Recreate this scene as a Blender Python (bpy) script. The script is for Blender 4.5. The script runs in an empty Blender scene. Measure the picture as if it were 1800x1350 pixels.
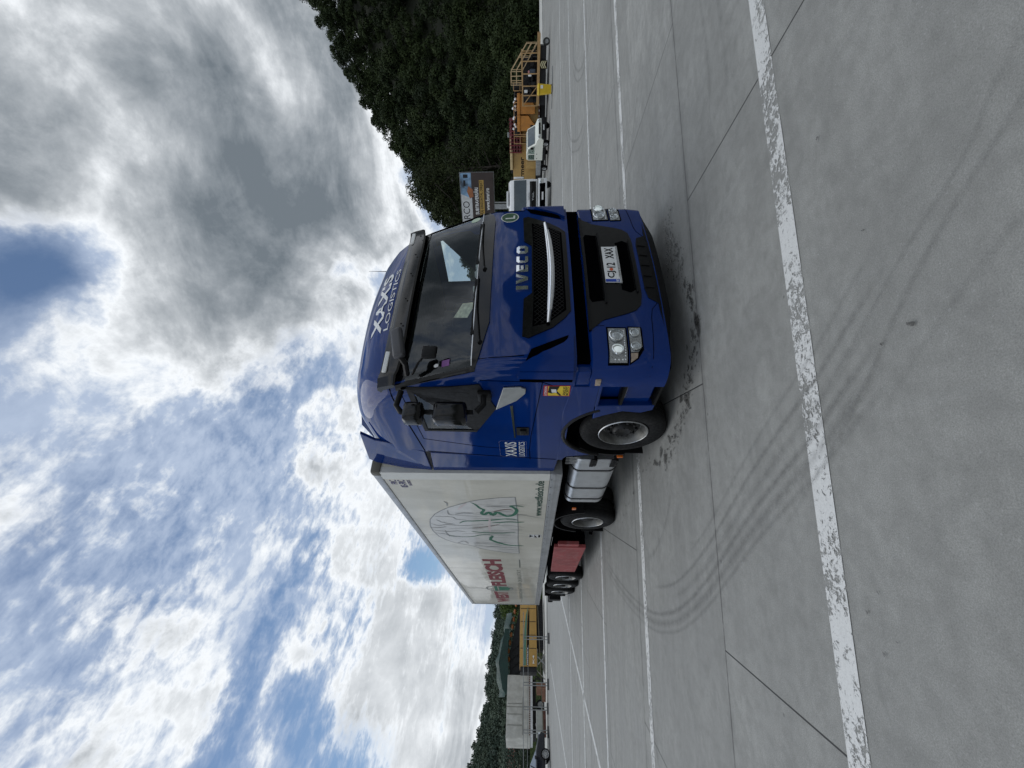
import bpy, bmesh, math, random
import numpy as np
R = math.radians
random.seed(7)
rng = np.random.default_rng(7)
sc = bpy.context.scene
COL = sc.collection

# ------------------------------------------------------------------ camera
# the photograph is a portrait shot lying on its side: the world's up points to the left of the picture
CAM_H = 1.6515; PITCH = 0.0344; ROLL = 0.0014; FPX = 771.4
_F = np.array([0, math.cos(PITCH), math.sin(PITCH)]); _R0 = np.array([1.0, 0, 0]); _U0 = np.cross(_R0, _F)
_R = math.cos(ROLL)*_R0 + math.sin(ROLL)*_U0
_U = -math.sin(ROLL)*_R0 + math.cos(ROLL)*_U0
cam_d = bpy.data.cameras.new('camera'); cam = bpy.data.objects.new('camera', cam_d); COL.objects.link(cam)
from mathutils import Matrix, Vector
X_, Y_, Z_ = -_U, _R, -_F
cam.matrix_world = Matrix(((X_[0], Y_[0], Z_[0], 0), (X_[1], Y_[1], Z_[1], 0), (X_[2], Y_[2], Z_[2], CAM_H), (0, 0, 0, 1)))
cam_d.sensor_width = 36; cam_d.lens = FPX/1800*36; cam_d.clip_start = 0.05; cam_d.clip_end = 6000
sc.camera = cam
sc.view_settings.view_transform = 'Standard'; sc.view_settings.look = 'None'
sc.view_settings.exposure = 0.18; sc.view_settings.gamma = 1.0

def raydir(px, py):
    d = _F + _R*((1350-py)-675)/FPX - _U*(px-900)/FPX
    return d/np.linalg.norm(d)
def at(px, py, Y):
    d = _F + _R*((1350-py)-675)/FPX - _U*(px-900)/FPX
    return Vector((d[0]*Y/d[1], Y, CAM_H + d[2]*Y/d[1]))

# ------------------------------------------------------------------ sky and sun
SUN_EL, SUN_AZ = 62.0, -62.0        # azimuth measured from +Y towards +X
w = bpy.data.worlds.new('World'); sc.world = w; w.use_nodes = True
wt = w.node_tree; wt.nodes.clear()
def wn(t, **k):
    n = wt.nodes.new(t)
    for a, b in k.items(): setattr(n, a, b)
    return n
def wl(a, b): wt.links.new(a, b)
def wmath(op, a, b=None, c=None):
    n = wn('ShaderNodeMath', operation=op)
    for i, v in enumerate((a, b, c)):
        if v is None: continue
        if isinstance(v, (int, float)): n.inputs[i].default_value = v
        else: wl(v, n.inputs[i])
    return n.outputs[0]
def wvec(op, a, b=None, s=None):
    n = wn('ShaderNodeVectorMath', operation=op)
    for i, v in enumerate((a, b)):
        if v is None: continue
        if isinstance(v, (tuple, list)): n.inputs[i].default_value = v
        else: wl(v, n.inputs[i])
    if s is not None:
        if isinstance(s, (int, float)): n.inputs['Scale'].default_value = s
        else: wl(s, n.inputs['Scale'])
    return n
def wmap(v, a, b, c=0.0, d=1.0, typ='SMOOTHSTEP'):
    n = wn('ShaderNodeMapRange', interpolation_type=typ)
    wl(v, n.inputs[0])
    for i, x in enumerate((a, b, c, d)): n.inputs[i+1].default_value = x
    return n.outputs[0]
def wnoise(vec, scale, detail=6, rough=.55, dist=0.0, dims='3D'):
    n = wn('ShaderNodeTexNoise', noise_dimensions=dims)
    wl(vec, n.inputs['Vector']); n.inputs['Scale'].default_value = scale
    n.inputs['Detail'].default_value = detail; n.inputs['Roughness'].default_value = rough; n.inputs['Distortion'].default_value = dist
    return n
tc = wn('ShaderNodeTexCoord'); D = tc.outputs['Generated']
sep = wn('ShaderNodeSeparateXYZ'); wl(D, sep.inputs[0])
zz = wmath('ADD', wmath('MAXIMUM', sep.outputs[2], 0.0), 0.18)
inv = wmath('DIVIDE', 1.0, zz)
P = wvec('SCALE', D, s=inv).outputs[0]
def wstretch(vec, rot, sc, loc=(0, 0, 0)):
    a = wn('ShaderNodeMapping'); wl(vec, a.inputs[0]); a.inputs['Rotation'].default_value = (0, 0, R(rot)); a.inputs['Location'].default_value = loc
    b = wn('ShaderNodeMapping'); wl(a.outputs[0], b.inputs[0]); b.inputs['Scale'].default_value = sc
    return b.outputs[0]
n1 = wnoise(wstretch(P, -51, (.55, 1.25, 0), (3.1, 1.7, 0)), 2.0, 12, .65, .3).outputs['Fac']      # cloud masses drawn out in rows
n2 = wnoise(wstretch(P, -51, (.9, 1.2, 0)), 19.0, 4, .62, .2).outputs['Fac']                      # small puffs in the rows
n3 = wnoise(D, 2.6, 7, .62)
n4 = wnoise(wstretch(P, -20, (1, .8, 0)), 2.4, 12, .62, .4).outputs['Fac']
n5 = wnoise(D, 9.0, 8, .64, .3).outputs['Fac']
warp = wvec('SCALE', wvec('SUBTRACT', n3.outputs['Color'], (.5, .5, .5)).outputs[0], s=0.30).outputs[0]
DW = wvec('ADD', D, warp).outputs[0]
def field(blobs, op='MAXIMUM', soft=1.45):
    acc = None
    for (px, py, r, a) in blobs:
        c = raydir(px, py) if px is not None else py
        dist = wvec('DISTANCE', DW, tuple(c)).outputs['Value']
        v = wmath('MULTIPLY', wmap(dist, r*soft, r*.1), a)
        acc = v if acc is None else wmath(op, acc, v)
    return acc
# (px, py, angular radius, strength)
GREY = [(430, 430, .22, .9), (500, 310, .22, .95), (550, 420, .10, .8), (350, 540, .15, .9), (420, 540, .12, .7), (300, 470, .13, .5), (340, 330, .14, .6),
 (300, 190, .20, .75), (330, 90, .16, .7), (520, 80, .22, .75), (210, 60, .2, .55), (10, 230, .16, .85), (40, 300, .12, .6), (440, 200, .16, .6), (620, 170, .10, .4), (640, 300, .08, .35),
 (655, 880, .09, .30), (655, 960, .09, .36), (648, 1050, .09, .34), (645, 1140, .09, .30), (650, 1005, .09, .36), (600, 820, .08, .35), (560, 1080, .06, .35), (545, 1150, .07, .35), (600, 960, .09, .30), (600, 1080, .09, .3),
 (700, 1130, .10, .45), (740, 1200, .12, .45), (640, 1250, .10, .45), (800, 1200, .12, .42), (680, 1330, .12, .4), (780, 1330, .1, .4), (720, 1050, .1, .4), (590, 740, .06, .3), (660, 330, .12, .35),
 (170, 1280, .14, .35), (270, 1240, .12, .3), (200, 600, .12, .3),
 (None, (.85, .16, .50), .24, .95), (None, (.76, .02, .64), .16, .8), (None, (.2, -.75, .6), .3, .85), (None, (-.7, -.5, .5), .3, .6), (None, (-.5, .3, .8), .2, .5), (None, (.5, -.85, .25), .3, .7)]  # this row: clouds out of view, added to shape the reflections
BLUE = [(395, 1312, .045, 1.1), (417, 1248, .042, 1.1), (440, 1190, .04, 1.1), (462, 1136, .038, 1.1), (40, 462, .085, .95), (-10, 540, .12, .5), (30, 930, .22, .34), (150, 1010, .16, .3), (180, 830, .16, .22), (50, 1150, .2, .36), (140, 1230, .12, .25), (0, 1330, .2, .4), (-10, 700, .2, .2),
 (552, 945, .03, .9), (545, 962, .03, 1), (534, 984, .035, 1.1), (522, 1008, .034, 1.1), (511, 1033, .035, 1.1), (500, 1058, .036, 1.1), (487, 1085, .036, 1.1), (474, 1110, .038, 1.1), (450, 1165, .04, 1.1), (428, 1220, .042, 1.1), (405, 1280, .045, 1.1), (385, 1345, .046, 1.1),
 (555, 1300, .06, 1.0), (595, 1350, .08, 1.0), (515, 1240, .05, .8), (742, 985, .045, 1.2), (600, 460, .03, .55), (530, 590, .05, .5), (560, 640, .07, .45), (440, 640, .08, .4), (480, 690, .08, .35), (390, 720, .08, .3), (350, 610, .05, .3)]
gf = field(GREY)
DWs = wvec('ADD', D, wvec('SCALE', warp, s=.45).outputs[0]).outputs[0]
DW0 = DW; DW = DWs; bf = field(BLUE); DW = DW0
puffm = wmap(wvec('DISTANCE', DW, tuple(raydir(470, 1000))).outputs['Value'], .52, .22)
high = wmath('ADD', wmath('ADD', wmath('MULTIPLY_ADD', n1, 2.3, -.52), wmath('MULTIPLY_ADD', n5, .7, -.35)), wmath('MULTIPLY', wmath('SUBTRACT', n2, .5), wmath('MULTIPLY_ADD', puffm, 1.5, .30)))
high = wmath('SUBTRACT', high, bf)
high = wmath('ADD', high, wmath('MULTIPLY', gf, .8))
cover = wmap(high, -.42, .80)
soft = wmap(wvec('DISTANCE', DW, tuple(raydir(660, 1090))).outputs['Value'], .18, .42, .38, 1.0)
thick = wmath('ADD', wmath('MULTIPLY', gf, .80), wmath('MULTIPLY', soft, wmath('ADD', wmath('MULTIPLY_ADD', n4, 1.75, -.85), wmath('MULTIPLY_ADD', n5, .80, -.38))))
thick = wmath('ADD', thick, wmath('MULTIPLY', wmath('SUBTRACT', wmath('MINIMUM', high, .9), .6), .35))
ccol = wn('ShaderNodeValToRGB'); wl(thick, ccol.inputs[0])
el = ccol.color_ramp.elements
el[0].position = 0; el[0].color = (.42, .50, .64, 1)
el[1].position = 1.0; el[1].color = (.15, .178, .205, 1)
for q, c in ((.10, (.58, .64, .73)), (.24, (.84, .87, .90)), (.36, (.66, .69, .72)), (.54, (.43, .46, .49)), (.76, (.265, .295, .325))):
    e = ccol.color_ramp.elements.new(q); e.color = (*c, 1)
CLOUD_GAIN = wn('ShaderNodeVectorMath', operation='SCALE'); wl(ccol.outputs[0], CLOUD_GAIN.inputs[0]); CLOUD_GAIN.inputs['Scale'].default_value = 10.0
sky0 = wn('ShaderNodeTexSky', sky_type='NISHITA', sun_disc=False)
sky0.sun_elevation = R(SUN_EL); sky0.sun_rotation = R(SUN_AZ); sky0.altitude = 300; sky0.air_density = 1.0; sky0.dust_density = .35; sky0.ozone_density = 1.6
sky = wn('ShaderNodeMix', data_type='RGBA', blend_type='MULTIPLY'); sky.inputs['Factor'].default_value = 1; wl(sky0.outputs[0], sky.inputs['A']); sky.inputs['B'].default_value = (.80, .84, .84, 1)
sky = type('S', (), {'outputs': [sky.outputs['Result']]})
mixs = wn('ShaderNodeMix', data_type='RGBA'); wl(cover, mixs.inputs['Factor'])
wl(sky.outputs[0], mixs.inputs['A']); wl(CLOUD_GAIN.outputs[0], mixs.inputs['B'])
bg = wn('ShaderNodeBackground'); wl(mixs.outputs['Result'], bg.inputs[0]); bg.inputs['Strength'].default_value = 0.1
wo = wn('ShaderNodeOutputWorld'); wl(bg.outputs[0], wo.inputs[0])
sl = bpy.data.lights.new('sun', 'SUN'); sl.energy = 0.8; sl.angle = R(60); sl.color = (1, .97, .92)
so = bpy.data.objects.new('sun', sl); COL.objects.link(so)
sv = Vector((math.sin(R(SUN_AZ))*math.cos(R(SUN_EL)), math.cos(R(SUN_AZ))*math.cos(R(SUN_EL)), math.sin(R(SUN_EL))))
so.rotation_euler = sv.to_track_quat('Z', 'Y').to_euler(); so.location = sv*50

# ------------------------------------------------------------------ materials
MATS = {}
def newmat(name):
    m = bpy.data.materials.new(name); m.use_nodes = True; MATS[name] = m
    nt = m.node_tree; b = nt.nodes['Principled BSDF']
    return m, nt, b
def link(nt, a, b): nt.links.new(a, b)
def noise(nt, scale, detail=5, rough=.6, coord='Object', stretch=None, dist=0, rot=None):
    t = nt.nodes.new('ShaderNodeTexCoord'); n = nt.nodes.new('ShaderNodeTexNoise')
    src = t.outputs[coord]
    if stretch or rot:
        m = nt.nodes.new('ShaderNodeMapping'); link(nt, src, m.inputs[0])
        if stretch: m.inputs['Scale'].default_value = stretch
        if rot: m.inputs['Rotation'].default_value = rot
        src = m.outputs[0]
    link(nt, src, n.inputs['Vector']); n.inputs['Scale'].default_value = scale
    n.inputs['Detail'].default_value = detail; n.inputs['Roughness'].default_value = rough; n.inputs['Distortion'].default_value = dist
    return n.outputs['Fac']
def maprange(nt, v, a, b, c=0., d=1., smooth=True):
    n = nt.nodes.new('ShaderNodeMapRange'); n.interpolation_type = 'SMOOTHSTEP' if smooth else 'LINEAR'
    link(nt, v, n.inputs[0])
    for i, x in enumerate((a, b, c, d)): n.inputs[i+1].default_value = x
    return n.outputs[0]
def mix(nt, f, a, b, mode='MIX'):
    n = nt.nodes.new('ShaderNodeMix'); n.data_type = 'RGBA'; n.blend_type = mode
    if isinstance(f, (int, float)): n.inputs['Factor'].default_value = f
    else: link(nt, f, n.inputs['Factor'])
    for k, v in (('A', a), ('B', b)):
        if isinstance(v, (tuple, list)): n.inputs[k].default_value = (*v[:3], 1)
        else: link(nt, v, n.inputs[k])
    return n.outputs['Result']
def mth(nt, op, a, b=None, c=None):
    n = nt.nodes.new('ShaderNodeMath'); n.operation = op
    for i, v in enumerate((a, b, c)):
        if v is None: continue
        if isinstance(v, (int, float)): n.inputs[i].default_value = v
        else: link(nt, v, n.inputs[i])
    return n.outputs[0]
def bump(nt, b, h, s=.2, d=.01):
    n = nt.nodes.new('ShaderNodeBump'); n.inputs['Strength'].default_value = s; n.inputs['Distance'].default_value = d
    link(nt, h, n.inputs['Height']); link(nt, n.outputs[0], b.inputs['Normal'])
def mat(name, col, rough=.5, metal=0., var=.15, vs=3., coat=0., spec=None, dirt=None, dirts=.3, bmp=0., bs=60., trans=0., emit=None):
    """principled material whose colour and gloss vary a little over the thing"""
    if name in MATS: return MATS[name]
    m, nt, b = newmat(name)
    c2 = tuple(max(0, c*(1-var)) for c in col); c1 = tuple(min(1, c*(1+var*.6)) for c in col)
    n = noise(nt, vs)
    out = mix(nt, maprange(nt, n, .3, .7), c2, c1)
    if dirt:
        d = noise(nt, 7, 8, .7)
        out = mix(nt, mth(nt, 'MULTIPLY', maprange(nt, d, .45, .75), dirts), out, dirt)
    link(nt, out, b.inputs['Base Color'])
    b.inputs['Metallic'].default_value = metal
    link(nt, maprange(nt, noise(nt, vs*4, 6), .3, .7, max(.02, rough*.8), min(1, rough*1.2)), b.inputs['Roughness'])
    b.inputs['Coat Weight'].default_value = coat; b.inputs['Coat IOR'].default_value = 1.46; b.inputs['Coat Roughness'].default_value = .04
    if spec is not None: b.inputs['Specular IOR Level'].default_value = spec
    if bmp: bump(nt, b, noise(nt, bs, 4), bmp, .004)
    if trans: b.inputs['Transmission Weight'].default_value = trans
    if emit: b.inputs['Emission Color'].default_value = (*emit[:3], 1); b.inputs['Emission Strength'].default_value = emit[3]
    return m
def glass(name, tint, op=.35, rough=.02):
    """thin tinted pane: mirror coat over a see-through layer"""
    if name in MATS: return MATS[name]
    m, nt, b = newmat(name)
    b.inputs['Base Color'].default_value = (*tint, 1); b.inputs['Roughness'].default_value = rough
    b.inputs['Specular IOR Level'].default_value = .7
    tr = nt.nodes.new('ShaderNodeBsdfTransparent'); tr.inputs[0].default_value = (.80, .87, .86, 1)
    gl = nt.nodes.new('ShaderNodeBsdfGlossy'); gl.inputs['Roughness'].default_value = rough; gl.inputs[0].default_value = (.9, .95, 1, 1)
    fr = nt.nodes.new('ShaderNodeLayerWeight'); fr.inputs[0].default_value = .5
    sch = mth(nt, 'MULTIPLY_ADD', mth(nt, 'POWER', fr.outputs['Facing'], 5.0), .94, .06)
    ms = nt.nodes.new('ShaderNodeMixShader'); link(nt, sch, ms.inputs[0]); link(nt, tr.outputs[0], ms.inputs[1]); link(nt, gl.outputs[0], ms.inputs[2])
    df = nt.nodes.new('ShaderNodeBsdfDiffuse'); df.inputs[0].default_value = (*tint, 1)
    m2 = nt.nodes.new('ShaderNodeMixShader'); m2.inputs[0].default_value = op; link(nt, ms.outputs[0], m2.inputs[1]); link(nt, df.outputs[0], m2.inputs[2])
    link(nt, m2.outputs[0], nt.nodes['Material Output'].inputs[0])
    return m
BLUE = mat('blue_paint', (.0010, .024, .150), .30, 0, .14, 1.5, coat=.85, spec=.0)
BLACKP = mat('black_plastic', (.0055, .0055, .006), .5, 0, .3, 6, bmp=.1, spec=.22)
GLOSSB = mat('gloss_black', (.003, .003, .0035), .15, 0, .2, 4, spec=.35)
BROWNB = mat('smoked_acrylic', (.006, .005, .0045), .16, 0, .3, 3, spec=.5, dirt=(.07, .06, .055), dirts=.3)
VOID = mat('dark_recess', (.0015, .0015, .002), .9, 0, .2, 5, spec=.0)
RUBBER = mat('tyre_rubber', (.009, .009, .0095), .75, 0, .25, 9, spec=.2, dirt=(.035, .034, .030), dirts=.45, bmp=.3, bs=40)
STEEL = mat('brushed_steel', (.55, .56, .57), .32, .9, .15, 5, dirt=(.10, .10, .09), dirts=.35)
RIM = mat('wheel_rim_metal', (.20, .20, .19), .45, .6, .25, 6, dirt=(.04, .038, .034), dirts=.75)
HUB = mat('hub_black_metal', (.015, .015, .016), .5, .4, .3, 8, dirt=(.08, .075, .065), dirts=.3)
CHROME = mat('chrome', (.85, .86, .88), .10, 1., .05, 5)
ALU = mat('fuel_tank_aluminium', (.62, .64, .66), .36, .85, .10, 3, dirt=(.30, .30, .29), dirts=.3)
WHITEP = mat('white_paint', (.74, .75, .74), .3, 0, .06, 2, coat=.5, dirt=(.35, .34, .30), dirts=.2)
AMBER = mat('amber_lens', (.75, .16, .01), .2, 0, .1, 10, coat=1)
CLEAR = glass('lamp_cover_glass', (.5, .52, .52), .04)
GLASS = glass('windscreen_glass', (.01, .014, .014), .04)
SIDEG = glass('tinted_side_glass', (.004, .005, .006), .12)
SILVER = mat('silver_panel', (.42, .43, .42), .35, .5, .1, 4)
INNER = mat('cab_lining', (.03, .03, .032), .9, 0, .3, 4)
CURT = mat('cab_rear_lining', (.07, .072, .075), .9, 0, .4, 6)

# ------------------------------------------------------------------ mesh helpers
class MB:
    def __init__(s): s.v = []; s.f = []
    def add(s, v, f):
        o = len(s.v); s.v += [tuple(p) for p in v]; s.f += [tuple(i+o for i in q) for q in f]; return s
    def box(s, x0, x1, y0, y1, z0, z1, ch=0.0):
        if x0 > x1: x0, x1 = x1, x0
        if y0 > y1: y0, y1 = y1, y0
        if z0 > z1: z0, z1 = z1, z0
        if ch <= 0:
            return s.add([(x0,y0,z0),(x1,y0,z0),(x1,y1,z0),(x0,y1,z0),(x0,y0,z1),(x1,y0,z1),(x1,y1,z1),(x0,y1,z1)],
                         [(0,3,2,1),(4,5,6,7),(0,1,5,4),(1,2,6,5),(2,3,7,6),(3,0,4,7)])
        c = min(ch, (x1-x0)/2.1, (y1-y0)/2.1, (z1-z0)/2.1)
        bm = bmesh.new(); bmesh.ops.create_cube(bm, size=1)
        for q in bm.verts: q.co = ((x0+x1)/2+q.co.x*(x1-x0), (y0+y1)/2+q.co.y*(y1-y0), (z0+z1)/2+q.co.z*(z1-z0))
        bmesh.ops.bevel(bm, geom=bm.edges[:], offset=c, segments=2, affect='EDGES', profile=.6)
        return s.bm(bm)
    def bm(s, bm):
        bm.verts.index_update(); s.add([v.co[:] for v in bm.verts], [[v.index for v in f.verts] for f in bm.faces]); bm.free(); return s
    def tube(s, pts, r, n=8, caps=True):
        pts = [Vector(p) for p in pts]; rs = r if isinstance(r, (list, tuple)) else [r]*len(pts)
        o = len(s.v); prev = None
        for i, p in enumerate(pts):
            t = (pts[min(i+1, len(pts)-1)] - pts[max(i-1, 0)]).normalized()
            if prev is None:
                a = Vector((0, 0, 1)) if abs(t.z) < .9 else Vector((1, 0, 0)); u = t.cross(a).normalized()
            else: u = (prev - t*prev.dot(t)).normalized()
            prev = u; v = t.cross(u)
            for k in range(n):
                an = 2*math.pi*k/n; s.v.append(tuple(p + (u*math.cos(an)+v*math.sin(an))*rs[i]))
        for i in range(len(pts)-1):
            for k in range(n):
                a = o+i*n+k; b = o+i*n+(k+1) % n; s.f.append((a, b, b+n, a+n))
        if caps:
            s.f.append(tuple(o+k for k in range(n))[::-1]); m = o+(len(pts)-1)*n; s.f.append(tuple(m+k for k in range(n)))
        return s
    def bar(s, a, b, w, h=None):
        """square bar from a to b"""
        h = h or w; a = Vector(a); b = Vector(b); t = (b-a).normalized()
        up = Vector((0, 0, 1)) if abs(t.z) < .95 else Vector((1, 0, 0))
        u = t.cross(up).normalized()*w/2; v = u.cross(t).normalized()*h/2
        return s.add([a-u-v, a+u-v, a+u+v, a-u+v, b-u-v, b+u-v, b+u+v, b-u+v], [(0,3,2,1),(4,5,6,7),(0,1,5,4),(1,2,6,5),(2,3,7,6),(3,0,4,7)])
    def lathe(s, prof, c, axis='x', n=40, sgn=1):
        """profile of (radius, offset along axis), turned about an axis through c"""
        o = len(s.v); m = len(prof)
        for k in range(n):
            a = 2*math.pi*k/n; ca, sa = math.cos(a), math.sin(a)
            for (r, h) in prof:
                h *= sgn
                if axis == 'x': s.v.append((c[0]+h, c[1]+r*ca, c[2]+r*sa))
                elif axis == 'y': s.v.append((c[0]+r*ca, c[1]+h, c[2]+r*sa))
                else: s.v.append((c[0]+r*ca, c[1]+r*sa, c[2]+h))
        for k in range(n):
            for j in range(m-1):
                a = o+k*m+j; b = o+((k+1) % n)*m+j; s.f.append((a, b, b+1, a+1))
        return s
    def prism(s, poly, x0, x1, axis='x'):
        """poly extruded along an axis; poly coordinates are the two other axes in order"""
        n = len(poly)
        def P(u, v, t): return {'x': (t, u, v), 'y': (u, t, v), 'z': (u, v, t)}[axis]
        vs = [P(u, v, x0) for u, v in poly]+[P(u, v, x1) for u, v in poly]
        fs = [tuple(range(n))[::-1], tuple(range(n, 2*n))]+[(i, (i+1) % n, n+(i+1) % n, n+i) for i in range(n)]
        return s.add(vs, fs)
    def ell(s, c, r, n=12, m=8):
        o = len(s.v)
        for i in range(1, m):
            t = math.pi*i/m
            for k in range(n):
                a = 2*math.pi*k/n; s.v.append((c[0]+r[0]*math.sin(t)*math.cos(a), c[1]+r[1]*math.sin(t)*math.sin(a), c[2]+r[2]*math.cos(t)))
        s.v.append((c[0], c[1], c[2]+r[2])); s.v.append((c[0], c[1], c[2]-r[2])); T = len(s.v)-2
        for i in range(m-2):
            for k in range(n):
                a = o+i*n+k; b = o+i*n+(k+1) % n; s.f.append((a, a+n, b+n, b))
        for k in range(n):
            s.f.append((T, o+k, o+(k+1) % n)); q = o+(m-2)*n; s.f.append((T+1, q+(k+1) % n, q+k))
        return s
    def panel(s, poly, mapf, w0=0.0, w1=.01, du=.06, dv=.1, back=True):
        """flat polygon (u, v), cut fine and wrapped on a curved body: mapf(u, v, offset) gives the point"""
        bm = bmesh.new(); vs = [bm.verts.new((u, v, 0)) for u, v in poly]
        fc = bm.faces.new(vs); bmesh.ops.triangulate(bm, faces=[fc])
        us = [p[0] for p in poly]; vv = [p[1] for p in poly]
        for lo, hi, st, no in ((min(us), max(us), du, (1, 0, 0)), (min(vv), max(vv), dv, (0, 1, 0))):
            if not st: continue
            k = math.ceil((lo+1e-4)/st)*st
            while k < hi-1e-4:
                bmesh.ops.bisect_plane(bm, geom=bm.verts[:]+bm.edges[:]+bm.faces[:], plane_co=Vector(no)*k, plane_no=no, dist=1e-6); k += st
        bmesh.ops.remove_doubles(bm, verts=bm.verts[:], dist=1e-5)
        if back:
            r = bmesh.ops.extrude_face_region(bm, geom=bm.faces[:])
            for q in r['geom']:
                if isinstance(q, bmesh.types.BMVert): q.co.z = 1
        else:
            for q in bm.verts: q.co.z = 1
        for q in bm.verts: q.co = mapf(q.co.x, q.co.y, w0+(w1-w0)*q.co.z)
        return s.bm(bm)
    def text(s, body, u0, u1, v0, v1, mapf, w0=0.0, w1=.004, bold=.02, shear=0.0):
        V, F = text_mesh(body, bold, shear)
        xs = [q[0] for q in V]; ys = [q[1] for q in V]; ax, bx, ay, by = min(xs), max(xs), min(ys), max(ys)
        return s.add([mapf(u0+(q[0]-ax)/(bx-ax)*(u1-u0), v0+(q[1]-ay)/(by-ay)*(v1-v0), w1 if q[2] > 0 else w0) for q in V], F)
    def build(s, name, m, parent=None, flip=False, smooth=35, bevel=0, label=None, rec=True, loc=None, rotz=0):
        me = bpy.data.meshes.new(name)
        v = [(-a, b, c) for a, b, c in s.v] if flip else s.v
        me.from_pydata([tuple(q) for q in v], [], s.f)
        if rec:
            bm = bmesh.new(); bm.from_mesh(me); bmesh.ops.recalc_face_normals(bm, faces=bm.faces[:]); bm.to_mesh(me); bm.free()
        elif flip: me.flip_normals()
        me.materials.append(m)
        if smooth:
            me.polygons.foreach_set('use_smooth', [True]*len(me.polygons)); me.set_sharp_from_angle(angle=R(smooth))
        me.update()
        o = bpy.data.objects.new(name, me); COL.objects.link(o)
        if parent: o.parent = parent
        if loc is not None: o.location = loc; o.rotation_euler.z = rotz
        if bevel:
            b = o.modifiers.new('bevel', 'BEVEL'); b.width = bevel; b.segments = 2; b.limit_method = 'ANGLE'; b.angle_limit = R(40)
        if label: o['label'] = label
        return o
_tx = {}
def text_mesh(body, bold, shear):
    k = (body, bold, shear)
    if k in _tx: return _tx[k]
    cu = bpy.data.curves.new('lettering', 'FONT'); cu.body = body; cu.size = 1; cu.extrude = .5; cu.offset = bold; cu.shear = shear; cu.resolution_u = 4
    o = bpy.data.objects.new('lettering', cu); COL.objects.link(o)
    dg = bpy.context.evaluated_depsgraph_get(); me = bpy.data.meshes.new_from_object(o.evaluated_get(dg))
    V = [v.co[:] for v in me.vertices]; F = [tuple(p.vertices) for p in me.polygons]
    bpy.data.objects.remove(o); bpy.data.curves.remove(cu); bpy.data.meshes.remove(me)
    _tx[k] = (V, F); return _tx[k]
def empty(name, loc=(0,0,0), rz=0, label=None, cat=None, group=None):
    o = bpy.data.objects.new(name, None); COL.objects.link(o); o.location = loc; o.rotation_euler = (0, 0, rz); o.empty_display_size = .2
    return tag(o, label, cat, group)
def tag(o, label=None, cat=None, group=None, kind=None):
    for k, v in (('label', label), ('category', cat), ('group', group), ('kind', kind)):
        if v: o[k] = v
    return o
def copy_tree(o, parent=None):
    c = o.copy(); COL.objects.link(c); c.parent = parent
    for ch in list(o.children): copy_tree(ch, c)
    return c

# ------------------------------------------------------------------ ground, slabs, paint
G = R(12.07)
def ac(a, c, z=0.0):
    """lot coordinates: a runs along the painted lines, c across them, away from the camera"""
    return (a*math.cos(G)-c*math.sin(G), a*math.sin(G)+c*math.cos(G), z)
def sheet(name, poly, z, m, kind='structure'):
    o = MB().add([ac(a, c, z) for a, c in poly], [tuple(range(len(poly)))]).build(name, m, smooth=0)
    if o.data.polygons[0].normal.z < 0: o.data.flip_normals()
    return tag(o, kind=kind)
def lotcoord(nt):
    t = nt.nodes.new('ShaderNodeTexCoord'); m = nt.nodes.new('ShaderNodeMapping'); link(nt, t.outputs['Object'], m.inputs[0])
    m.inputs['Rotation'].default_value = (0, 0, -G)
    s = nt.nodes.new('ShaderNodeSeparateXYZ'); link(nt, m.outputs[0], s.inputs[0])
    return m.outputs[0], s.outputs[0], s.outputs[1]
def vnoise(nt, vec, scale, detail=5, rough=.6, stretch=None, rot=None, dist=0):
    if stretch or rot:
        mp = nt.nodes.new('ShaderNodeMapping'); link(nt, vec, mp.inputs[0])
        if rot: mp.inputs['Rotation'].default_value = (0, 0, rot)
        if stretch: mp.inputs['Scale'].default_value = stretch
        vec = mp.outputs[0]
    n = nt.nodes.new('ShaderNodeTexNoise'); link(nt, vec, n.inputs['Vector']); n.inputs['Scale'].default_value = scale
    n.inputs['Detail'].default_value = detail; n.inputs['Roughness'].default_value = rough; n.inputs['Distortion'].default_value = dist
    return n.outputs['Fac']
m, nt, b = newmat('worn_concrete')
vec, ca, cc = lotcoord(nt)
CONC = (.385, .387, .365)
big = vnoise(nt, vec, .16, 4, .55); mid = vnoise(nt, vec, .9, 7, .62, dist=.4); fine = vnoise(nt, vec, 9, 8, .7)
grit = vnoise(nt, vec, 160, 3, .7)
streak = vnoise(nt, vec, 2.2, 6, .65, stretch=(.22, 1.6, 1), rot=R(-34)); streak2 = vnoise(nt, vec, 5, 5, .6, stretch=(1.5, .12, 1), rot=R(8))
col = mix(nt, maprange(nt, big, .3, .7), tuple(c*.86 for c in CONC), tuple(c*1.10 for c in CONC))
col = mix(nt, maprange(nt, mid, .35, .66), mix(nt, .62, col, tuple(c*.62 for c in CONC)), col)
col = mix(nt, mth(nt, 'MULTIPLY', maprange(nt, streak, .38, .70), .60), col, tuple(c*.62 for c in CONC))
col = mix(nt, mth(nt, 'MULTIPLY', maprange(nt, streak2, .52, .75), .25), col, (.36, .365, .355))
blot = vnoise(nt, vec, 2.6, 9, .72, dist=.8)
col = mix(nt, mth(nt, 'MULTIPLY', maprange(nt, blot, .46, .70), .38), col, (.155, .157, .148))
col = mix(nt, mth(nt, 'MULTIPLY', maprange(nt, fine, .38, .68), .42), col, (.17, .17, .16))
col = mix(nt, mth(nt, 'MULTIPLY', maprange(nt, grit, .38, .62), .48), col, (.13, .13, .12))
pit = vnoise(nt, vec, 95, 4, .75)
col = mix(nt, mth(nt, 'MULTIPLY', maprange(nt, pit, .56, .66), .45), col, (.10, .10, .095))
grit2 = vnoise(nt, vec, 60, 2, .6)
col = mix(nt, mth(nt, 'MULTIPLY', maprange(nt, grit2, .62, .72), .35), col, (.40, .40, .39))
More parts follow.
